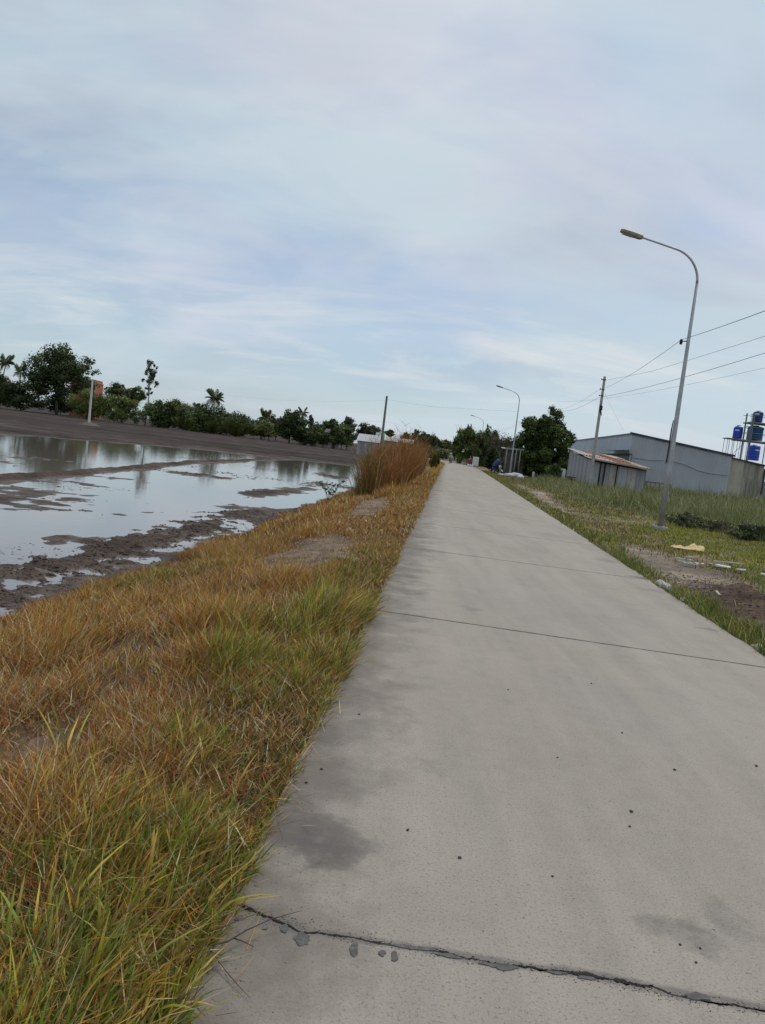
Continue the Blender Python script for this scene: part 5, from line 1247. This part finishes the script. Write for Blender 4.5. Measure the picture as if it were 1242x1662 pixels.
def rider():
    SK = new_mat('pale_shirt', (.52, .47, .36), .85)
    J = [(0, .36, .86), (0, .30, 1.12), (0, .24, 1.36), (0, .22, 1.47), (0, .20, 1.60), (.19, .25, 1.38), (.28, .02, 1.18), (.27, -.24, 1.06), (-.19, .25, 1.38), (-.28, .02, 1.18), (-.27, -.24, 1.06),
         (.12, .34, .84), (.17, -.05, .80), (.15, .0, .36), (.15, -.10, .30), (-.12, .34, .84), (-.17, -.05, .80), (-.15, .0, .36), (-.15, -.10, .30)]
    E_ = [(0, 1), (1, 2), (2, 3), (3, 4), (2, 5), (5, 6), (6, 7), (2, 8), (8, 9), (9, 10), (0, 11), (11, 12), (12, 13), (13, 14), (0, 15), (15, 16), (16, 17), (17, 18)]
    R_ = [.15, .14, .15, .06, .10, .07, .055, .04, .07, .055, .04, .10, .08, .055, .045, .10, .08, .055, .045]
    me = bpy.data.meshes.new('person'); me.from_pydata(J, E_, []); o = bpy.data.objects.new('person', me); COL.objects.link(o)
    s = o.modifiers.new('skin', 'SKIN')
    if not me.skin_vertices:
        bm = bmesh.new(); bm.from_mesh(me); bm.verts.layers.skin.verify(); bm.to_mesh(me); bm.free()
    for k, v in enumerate(me.skin_vertices[0].data): v.radius = (R_[k], R_[k]); v.use_root = (k == 0)
    o.modifiers.new('sub', 'SUBSURF').levels = 1; o.modifiers['sub'].render_levels = 2
    me.materials.append(SK); o.location = (rx, ry, 0); o.rotation_euler = (0, 0, .10)
    tag(o, 'person riding the motorbike, in a pale shirt and pale hat', 'person')
    hat = MB(); hat.lathe([(.24, 1.66), (.14, 1.72), (.125, 1.76), (.11, 1.84), (.03, 1.87)], (0, .20, 0), 14); hat.build('hat', new_mat('straw_hat', (.60, .55, .42), .8), o)
    tr = MB()
    for sx in (1, -1): tr.tube([(sx * .10, .36, .85), (sx * .17, -.05, .81), (sx * .155, 0, .40)], [.125, .10, .085], 8)
    tr.build('trousers', BLKP, o)
    hd = MB(); hd.lathe([(.03, 1.5), (.085, 1.53), (.10, 1.60), (.095, 1.68), (.05, 1.72)], (0, .19, 0), 12); hd.build('face', new_mat('skin', (.33, .20, .13), .6), o)
rider()
p = P(806, 770.5, -.03); motorbike((p.x, p.y, h1(p.x, p.y)), .55, 'dark parked motorbike with a white front, loaded with a blue bundle', BLKP, None, WHITE)
def bundle():
    mb = MB(); V = []; F = []; n = 14
    for i, (z, r) in enumerate([(.84, .30), (.90, .36), (1.10, .38), (1.35, .34), (1.58, .24), (1.72, .10)]):
        for k in range(n):
            a = 2 * math.pi * k / n; q = r * (1 + .16 * math.sin(3 * a + i) + random.uniform(-.06, .06)); V.append((q * math.cos(a) * .95 + .05 * i, .35 + q * math.sin(a), z))
    for i in range(5):
        for k in range(n): F.append((i * n + k, i * n + (k + 1) % n, i * n + n + (k + 1) % n, i * n + n + k))
    F += [tuple(range(n))[::-1], tuple(5 * n + k for k in range(n))]; mb.add(V, F, True)
    o = mb.build('bundle', new_mat('blue_tarpaulin', (.022, .035, .13), .6, nscale=4, namt=.3), None, (p.x, p.y, h1(p.x, p.y))); o.rotation_euler = (0, 0, .55); tag(o, 'dark blue tarpaulin bundle on the parked motorbike seat', 'bundle')
bundle()
q = D(928, 779, 66.5); motorbike((16.75 , 68.5, h1(16.9, 68.5)), 1.2, 'red and black motorbike parked against the road side of the shed', REDP)
def cabinet():
    a = P(771, 757.2, 0); W_ = 9.6 * a.y / FPX; h = 15.5 * a.y / FPX; o = empty('cabinet', (a.x, a.y, 0), RZ, 'tall white cabinet standing at the road side by the bamboo', 'cabinet')
    mb = MB(); mb.box((0, 0, h / 2 + .06), (W_, .7, h - .12)); mb.build('body', WHITE, o, bevel=.03)
    mb = MB(); mb.box((0, -.37, h * .36), (W_ * .9, .04, h * .5)); mb.box((0, -.37, h * .80), (W_ * .9, .04, h * .28)); mb.build('door', new_mat('cream_plastic', (.60, .59, .52), .5), o, bevel=.01)
    for sx in (-1, 1):
        for y in (-.25, .25): mb = MB(); mb.box((sx * W_ * .4, y, .05), (.08, .08, .12)); mb.build('foot', BLACK, o)
    c = P(762.5, 757.0, 0); mb = MB(); w = .75; mb.box((0, 0, .52), (w, .5, 1.0)); mb.box((0, 0, 1.05), (w + .06, .56, .05)); o2 = mb.build('red_crate_stack', new_mat('red_plastic', (.16, .03, .035), .6), None, (c.x, c.y + .3, 0)); tag(o2, 'dark red stack of crates left of the white cabinet', 'crates')
    c = P(762.5, 757.6, 0); mb = MB()
    for k in range(3): mb.lathe([(.10, 0), (.13, .12), (.13, .34), (.05, .40), (.05, .46)], (-.32 + .32 * k, 0, 0), 10)
    o3 = mb.build('white_tub', WHITE, None, (c.x, c.y - .5, 0)); tag(o3, 'low white tubs on the road edge in front of the red crates', 'tubs')
cabinet()
def sack(px, py, L, wd, hh, rz, lab):
    a = P(px, py, .0); mb = MB(); V = []; F = []; n = 12
    for i in range(7):
        t = i / 6; e = (math.sin(math.pi * (.06 + .88 * t))) ** .5
        for k in range(n):
            q = 2 * math.pi * k / n; V.append((L * (t - .5), wd * .5 * e * math.cos(q) * random.uniform(.92, 1.08), hh * .5 * (1 + e * math.sin(q)) * random.uniform(.94, 1.06)))
    for i in range(6):
        for k in range(n): F.append((i * n + k, i * n + (k + 1) % n, i * n + n + (k + 1) % n, i * n + n + k))
    F += [tuple(range(n))[::-1], tuple(6 * n + k for k in range(n))]; mb.add(V, F, True)
    o = mb.build('sack', SACKM, None, (a.x, a.y, h1(a.x, a.y) - .02)); o.rotation_euler = (0, 0, rz); tag(o, lab, 'sack', 'white sacks in front of the hut')
SACKM = new_mat('woven_sack', (.55, .54, .55), .7, nscale=5, namt=.15)
sack(818, 772, 1.3, .5, .22, .1, 'flattest white sack, leftmost of the pile before the hut'); sack(826, 774, 1.2, .7, .42, .5, 'plump white sack in the middle of the pile'); sack(838, 775, 1.3, .8, .55, -.2, 'largest white sack at the right of the pile'); sack(845, 777, .9, .6, .4, .8, 'smaller white sack at the right end of the pile')
a = P(865, 777, 0); mb = MB(); mb.lathe([(.11, 0), (.11, .75), (.08, .80), (.02, .82)], n=12); o = mb.build('marker_post', new_mat('marker_white', (.50, .50, .48), .8, nscale=4), None, (a.x * .93, a.y * .93, h1(a.x * .93, a.y * .93))); tag(o, 'short white marker post in the shade of the mango tree', 'post')

# ------------------------------------------------------------------ litter, stones, twigs
SCRAP = new_mat('white_scrap', (.62, .60, .54), .8, nscale=14, namt=.30, bump=.4, bscale=30)
def scrap(px, py, w, d, h, rz, lab, mat=SCRAP, name='scrap_board', cat='scrap', grp='white scraps on the grass'):
    a = P(px, py, .08); mb = MB(); n = 9
    V = []
    rr = [random.uniform(.62, 1.15) for _ in range(n)]
    for z in (0, h):
        for k in range(n): q = 2 * math.pi * k / n; cx_ = max(-1, min(1, 1.35 * math.cos(q))); sy_ = max(-1, min(1, 1.35 * math.sin(q))); V.append((w / 2 * cx_ * rr[k], d / 2 * sy_ * rr[k], z * .6 + random.uniform(0, .012)))
    mb.add(V, [tuple(range(n))[::-1], tuple(range(n, 2 * n))] + [(k, (k + 1) % n, n + (k + 1) % n, n + k) for k in range(n)])
    o = mb.build(name, mat, None, (a.x, a.y, h1(a.x, a.y) + .055)); o.rotation_euler = (random.uniform(-.14, .14), random.uniform(-.10, .10), rz); tag(o, lab, cat, grp)
scrap(1180, 911, .62, .10, .03, -.25, 'longest white board strip on the grass at the right', name='plank', cat='board', grp='white boards on the grass')
scrap(1176, 917, .30, .16, .04, -.1, 'short white board just below the longest white strip', name='plank', cat='board', grp='white boards on the grass')
scrap(1203, 922, .18, .07, .04, -.4, 'small white board piece right of the short white board', name='plank', cat='board', grp='white boards on the grass')
for (x, y, w, d, lab) in [(1103, 902, .22, .07, 'long thin white scrap, upper left of the broken pieces'), (1118, 901, .16, .09, 'broad white scrap, topmost of the broken pieces'), (1107, 909, .14, .10, 'chunky white scrap, lower left of the broken pieces'), (1114, 911, .13, .07, 'white scrap touching the chunky lower left scrap'), (1122, 909, .12, .06, 'narrow white scrap in the middle of the broken pieces'), (1126, 913, .16, .08, 'broad white scrap, lowest of the broken pieces'), (1131, 910, .12, .08, 'squarish white scrap right of the lowest broad one'), (1141, 912, .12, .05, 'slim white scrap standing apart towards the boards'), (1154, 912, .10, .05, 'smallest white scrap, nearest to the white boards'), (1121, 905, .12, .06, 'small white scrap just under the topmost broad one')]:
    scrap(x, y, w, d, .025, random.uniform(-1, 1), lab)
scrap(1240, 929, .14, .08, .03, .2, 'lone white scrap at the right edge of the photo', grp=None)
def cloth():
    a = P(1117, 887, .1); mb = MB(); n = 26; m_ = 12; V = []; F = []
    for i in range(n):
        for j in range(m_):
            u = i / (n - 1); v = j / (m_ - 1); q1 = float(fbm(np.array(u * 3.), np.array(v * 2.), 1.6, 3, 420)); q2 = float(vn(np.array(u * 9.), np.array(v * 5.), 423)); V.append((.72 * (u - .5) + .05 * q2, .30 * (v - .5) * (1 + .5 * q1) + .10 * q1, .02 + max(0, .07 + .11 * q1 + .03 * q2) * math.sin(math.pi * min(1, max(0, v)))))
    for i in range(n - 1):
        for j in range(m_ - 1): F.append((i * m_ + j, (i + 1) * m_ + j, (i + 1) * m_ + j + 1, i * m_ + j + 1))
    mb.add(V, F, True); o = mb.build('crumpled_sheet', new_mat('yellow_sheet', (.62, .46, .17), .6, nscale=3, namt=.2), None, (a.x, a.y, h1(a.x, a.y) + .06)); o.rotation_euler = (0, 0, -.15); tag(o, 'crumpled yellow plastic sheet lying on the bright grass', 'plastic sheet')
cloth()
def stone(px, py, r, lab, mat, name='stone', z=0.0, cat='stone', grp=None, flat=.7, sink=.3):
    a = P(px, py, z); bm = bmesh.new(); bmesh.ops.create_icosphere(bm, subdivisions=2, radius=1)
    sx, sy = random.uniform(.8, 1.25), random.uniform(.75, 1.1); sd_ = random.uniform(0, 50)
    for v in bm.verts:
        k = 1 + .28 * float(vn(np.array(v.co.x * 1.7 + sd_), np.array(v.co.y * 1.7 + v.co.z * 2.1), 400)); v.co = Vector((v.co.x * sx * r * k, v.co.y * sy * r * k, v.co.z * flat * r * k))
    me = bpy.data.meshes.new(name); bm.to_mesh(me); bm.free(); me.materials.append(mat); o = bpy.data.objects.new(name, me); COL.objects.link(o)
    gz = 0.0 if (xL(a.y) < a.x < xR(a.y)) else h1(a.x, a.y); o.location = (a.x, a.y, gz + r * flat * (.95 - sink)); o.rotation_euler = (0, 0, random.uniform(0, 6)); tag(o, lab, cat, grp)
PALES = new_mat('pale_stone', (.48, .46, .41), .9, nscale=9, namt=.2, bump=.5, bscale=20); PEB = new_mat('dark_pebble', (.055, .05, .047), .9, nscale=30); SAND = new_mat('sandy_lump', (.25, .19, .13), .95, nscale=6, namt=.2, bump=.6, bscale=14)
stone(1080, 951, .12, 'pale broken stone at the right edge of the road', PALES, z=.0); stone(1073, 944, .08, 'small pale stone behind the pale broken stone at the road edge', PALES, z=.0)
stone(1112, 973, .07, 'small grey stone in the dark gap beside the brown soil heap', PALES); stone(1230, 1048, .06, 'small pale stone at the right road edge, nearest of all', PALES)
stone(566, 908, .15, 'low tan earth lump on the grass bank beside the road', SAND, 'earth_lump', 0, 'lump', None, .22, .5)
for (x, y, r) in [(1025, 1318, .013), (1022, 1342, .010), (746, 1393, .012), (662, 1348, .010), (1095, 1250, .012), (1228, 1244, .013), (497, 1271, .012), (522, 1249, .012), (1130, 1563, .007), (1104, 1534, .008), (1137, 1540, .008), (897, 1423, .008), (850, 1490, .004), (583, 1160, .012), (1010, 1190, .010), (905, 1230, .008), (960, 1110, .012), (825, 1120, .010)]:
    stone(x, y, r * .62, 'tiny dark pebble lying on the open concrete', PEB, 'pebble', 0, 'pebble', 'dark pebbles scattered on the road', .6, .2)
TW = new_mat('twig_bark', (.085, .065, .055), .9, nscale=20)
def twig():
    pts = [(325, 1533), (345, 1534), (370, 1528), (400, 1510), (440, 1492), (490, 1478)]; w = [P(a, b, .02 + .006 * k) for k, (a, b) in enumerate(pts)]; o0 = w[0].copy()
    root = empty('twig', tuple(o0), 0, 'forked dry twig sticking out of the grass over the cracked joint', 'twig')
    def loc(L): return [q - o0 for q in L]
    mb = MB(); mb.tube(loc(w), [.0032, .003, .0027, .0022, .0016, .0008], 6); mb.build('stem', TW, root)
    for L in ([(335, 1533, .02), (360, 1568, .015), (385, 1598, .010), (406, 1620, .008)], [(380, 1523, .03), (395, 1528, .03), (412, 1537, .02)], [(340, 1512, .03), (360, 1505, .035), (385, 1495, .03)]):
        mb = MB(); mb.tube(loc([P(*q) for q in L]), [.0022, .0018, .0013, .0007][:len(L)], 5); mb.build('branch', TW, root)
twig()
mb = MB(); a = P(1163, 960, .12); b = P(1172, 975, .04); mb.tube([a, a.lerp(b, .5) + Vector((.01, 0, .01)), b], [.018, .016, .014], 7); o = mb.build('stick', new_mat('pale_stick', (.46, .42, .34), .8, nscale=8)); tag(o, 'short pale stick on the brown soil heap', 'stick')
for (x, y, w, lab) in [(120, 992, .16, 'white litter scrap low on the bank at the left'), (158, 990, .13, 'white litter scrap right of the other one low on the bank'), (240, 1003, .05, 'tiny white litter scrap in the dry bank grass')]:
    a = P(x, y, -.55); mb = MB(); V = []; n = 8
    for k in range(n): q = 2 * math.pi * k / n; V.append((w * math.cos(q) * random.uniform(.7, 1.1), .04 * math.sin(q), .05 + .03 * math.sin(2 * q)))
    V += [(p_[0] * .9, p_[1] * .9, p_[2] + .02) for p_ in V]; mb.add(V, [tuple(range(n))[::-1], tuple(range(n, 2 * n))] + [(k, (k + 1) % n, n + (k + 1) % n, n + k) for k in range(n)])
    o = mb.build('litter_scrap', SCRAP, None, (a.x, a.y, h1(a.x, a.y) + .02)); tag(o, lab, 'litter')
# loose crumbs of soil and stone at the foot of the heap and along the crack
def crumbs(name, xy, r, mat, flat=.55):
    n = len(xy); base = np.array([(0, 0, 1), (1, 0, 0), (-.5, .87, 0), (-.5, -.87, 0), (0, 0, -.6)]); F3 = np.array([(0, 1, 2), (0, 2, 3), (0, 3, 1), (4, 2, 1), (4, 3, 2), (4, 1, 3)])
    V = base[None] * (r[:, None, None]) * rng.uniform(.6, 1.3, (n, 5, 1)); V[:, :, 0] *= rng.uniform(.7, 1.9, (n, 1)); V[:, :, 2] *= flat; a = rng.uniform(0, 6.28, n); R = np.stack([np.stack([np.cos(a), -np.sin(a)], 1), np.stack([np.sin(a), np.cos(a)], 1)], 1)
    V[:, :, :2] = np.einsum('nij,nkj->nki', R, V[:, :, :2]); V += xy[:, None, :]
    o = np_obj(name, V.reshape(-1, 3), None, mat, F3=(np.arange(n) * 5)[:, None, None].repeat(6, 1) .reshape(n, 6, 1) .reshape(-1, 1) + np.tile(F3, (n, 1))); tag(o, kind='stuff')
def soil_crumbs():
    n = 2600; y = rng.uniform(7, 13.5, n); r = np.abs(rng.normal(.9, .6, n)) + .05; x = xR(y) + r; z = H(x, y)
    crumbs('soil_crumbs', np.stack([x, y, z], 1), np.abs(rng.normal(0, .013, n)) + .004, new_mat('red_soil', (.10, .068, .052), .95, nscale=5, namt=.3))
    n = 1500; y = rng.uniform(11.5, 19, n); r = rng.uniform(.15, 2.2, n); x = xR(y) + r; crumbs('gravel', np.stack([x, y, H(x, y)], 1), rng.uniform(.008, .03, n), new_mat('grey_gravel', (.27, .245, .225), .9, nscale=5, namt=.3))
    n = 900; px = rng.uniform(345, 1242, n); py = np.interp(px, [345, 440, 560, 760, 960, 1120, 1242], [1466, 1490, 1521, 1557, 1587, 1622, 1640]) + rng.normal(0, 6, n)
    xy = np.array([tuple(P(a, b, 0)) for a, b in zip(px, py)]); xy[:, 2] = .0; crumbs('crack_crumbs', xy, rng.uniform(.0012, .0038, n), PEB)
    n = 11000; y = 6.5 + 16 * rng.random(n) ** 1.4; s = -4.75 + rng.normal(0, .62, n); x = xL(y) + s; z = H(x, y); k = (z > -.755) & (z < -.63) & (s < -3.55); crumbs('mud_clods', np.stack([x, y, z - .003], 1)[k], (np.abs(rng.normal(.004, .009, n)) + .005)[k] * (1 + y[k] / 25), new_mat('shore_clod', (.078, .056, .043), .85, nscale=5, namt=.35))
    n = 60000; y = 8 + 55 * rng.random(n) ** 1.3; s = -4.2 - 16 * rng.random(n) ** 1.3; x = xL(y) + s; k = (fbm(x, y * .6, .55, 4, 415) > .34) & (H(x, y) < -.752); k &= rng.random(n) < .5; rr_ = np.abs(rng.normal(0, .020, n)) * (1 + y / 30) + .008; crumbs('floating_clods', np.stack([x, y, WATER_Z - rr_ * .12], 1)[k], rr_[k], new_mat('puddle_clod', (.070, .052, .042), .7, nscale=5, namt=.3), .28)
    n = 15000; y = 7 + 45 * rng.random(n) ** 1.3; s = -3.8 - 14 * rng.random(n) ** 1.8; x = xL(y) + s; z = H(x, y); k = (z > -.762) & (z < -.66) & (fbm(x, y, .8, 3, 410) > .02); z = z - .006; crumbs('mud_clods', np.stack([x, y, z], 1)[k], (rng.uniform(.006, .026, n) ** 1.0 * (1 + y / 22))[k], new_mat('wet_clod', (.072, .053, .042), .75, nscale=5, namt=.3))
soil_crumbs()
def road_grit():
    n = 5200; y = 1.3 + 16 * rng.random(n) ** 1.6; w = rw(y); u = rng.random(n); u = np.where(rng.random(n) < .55, np.abs(rng.normal(0, .05, n)), u); u = np.where(rng.random(n) < .15, 1 - np.abs(rng.normal(0, .04, n)), u)
    x = xL(y) + w * np.clip(u, .005, .995); crumbs('road_grit', np.stack([x, y, np.zeros(n)], 1), np.abs(rng.normal(0, .0017, n)) + .0010, new_mat('grit', (.19, .172, .148), .95, nscale=3, namt=.5))
road_grit()
# straws and dry bits blown onto the road edge
def straws():
    n = 260; y = 1.6 + 10 * rng.random(n) ** 1.4; x = xL(y) + np.abs(rng.normal(0, .10, n)); c = pick([STRW, BRWN, GOLD], np.tile([.4, .4, .2], (n, 1)))
    blades('road_straw', np.stack([x, y, np.full(n, .004)], 1), rng.uniform(.04, .16, n), rng.uniform(.002, .004, n), rng.uniform(-3.1, 3.1, n), rng.uniform(.98, 1.1, n), rng.normal(0, .05, n), vary(c), vary(c), 2, STRAW)
straws()
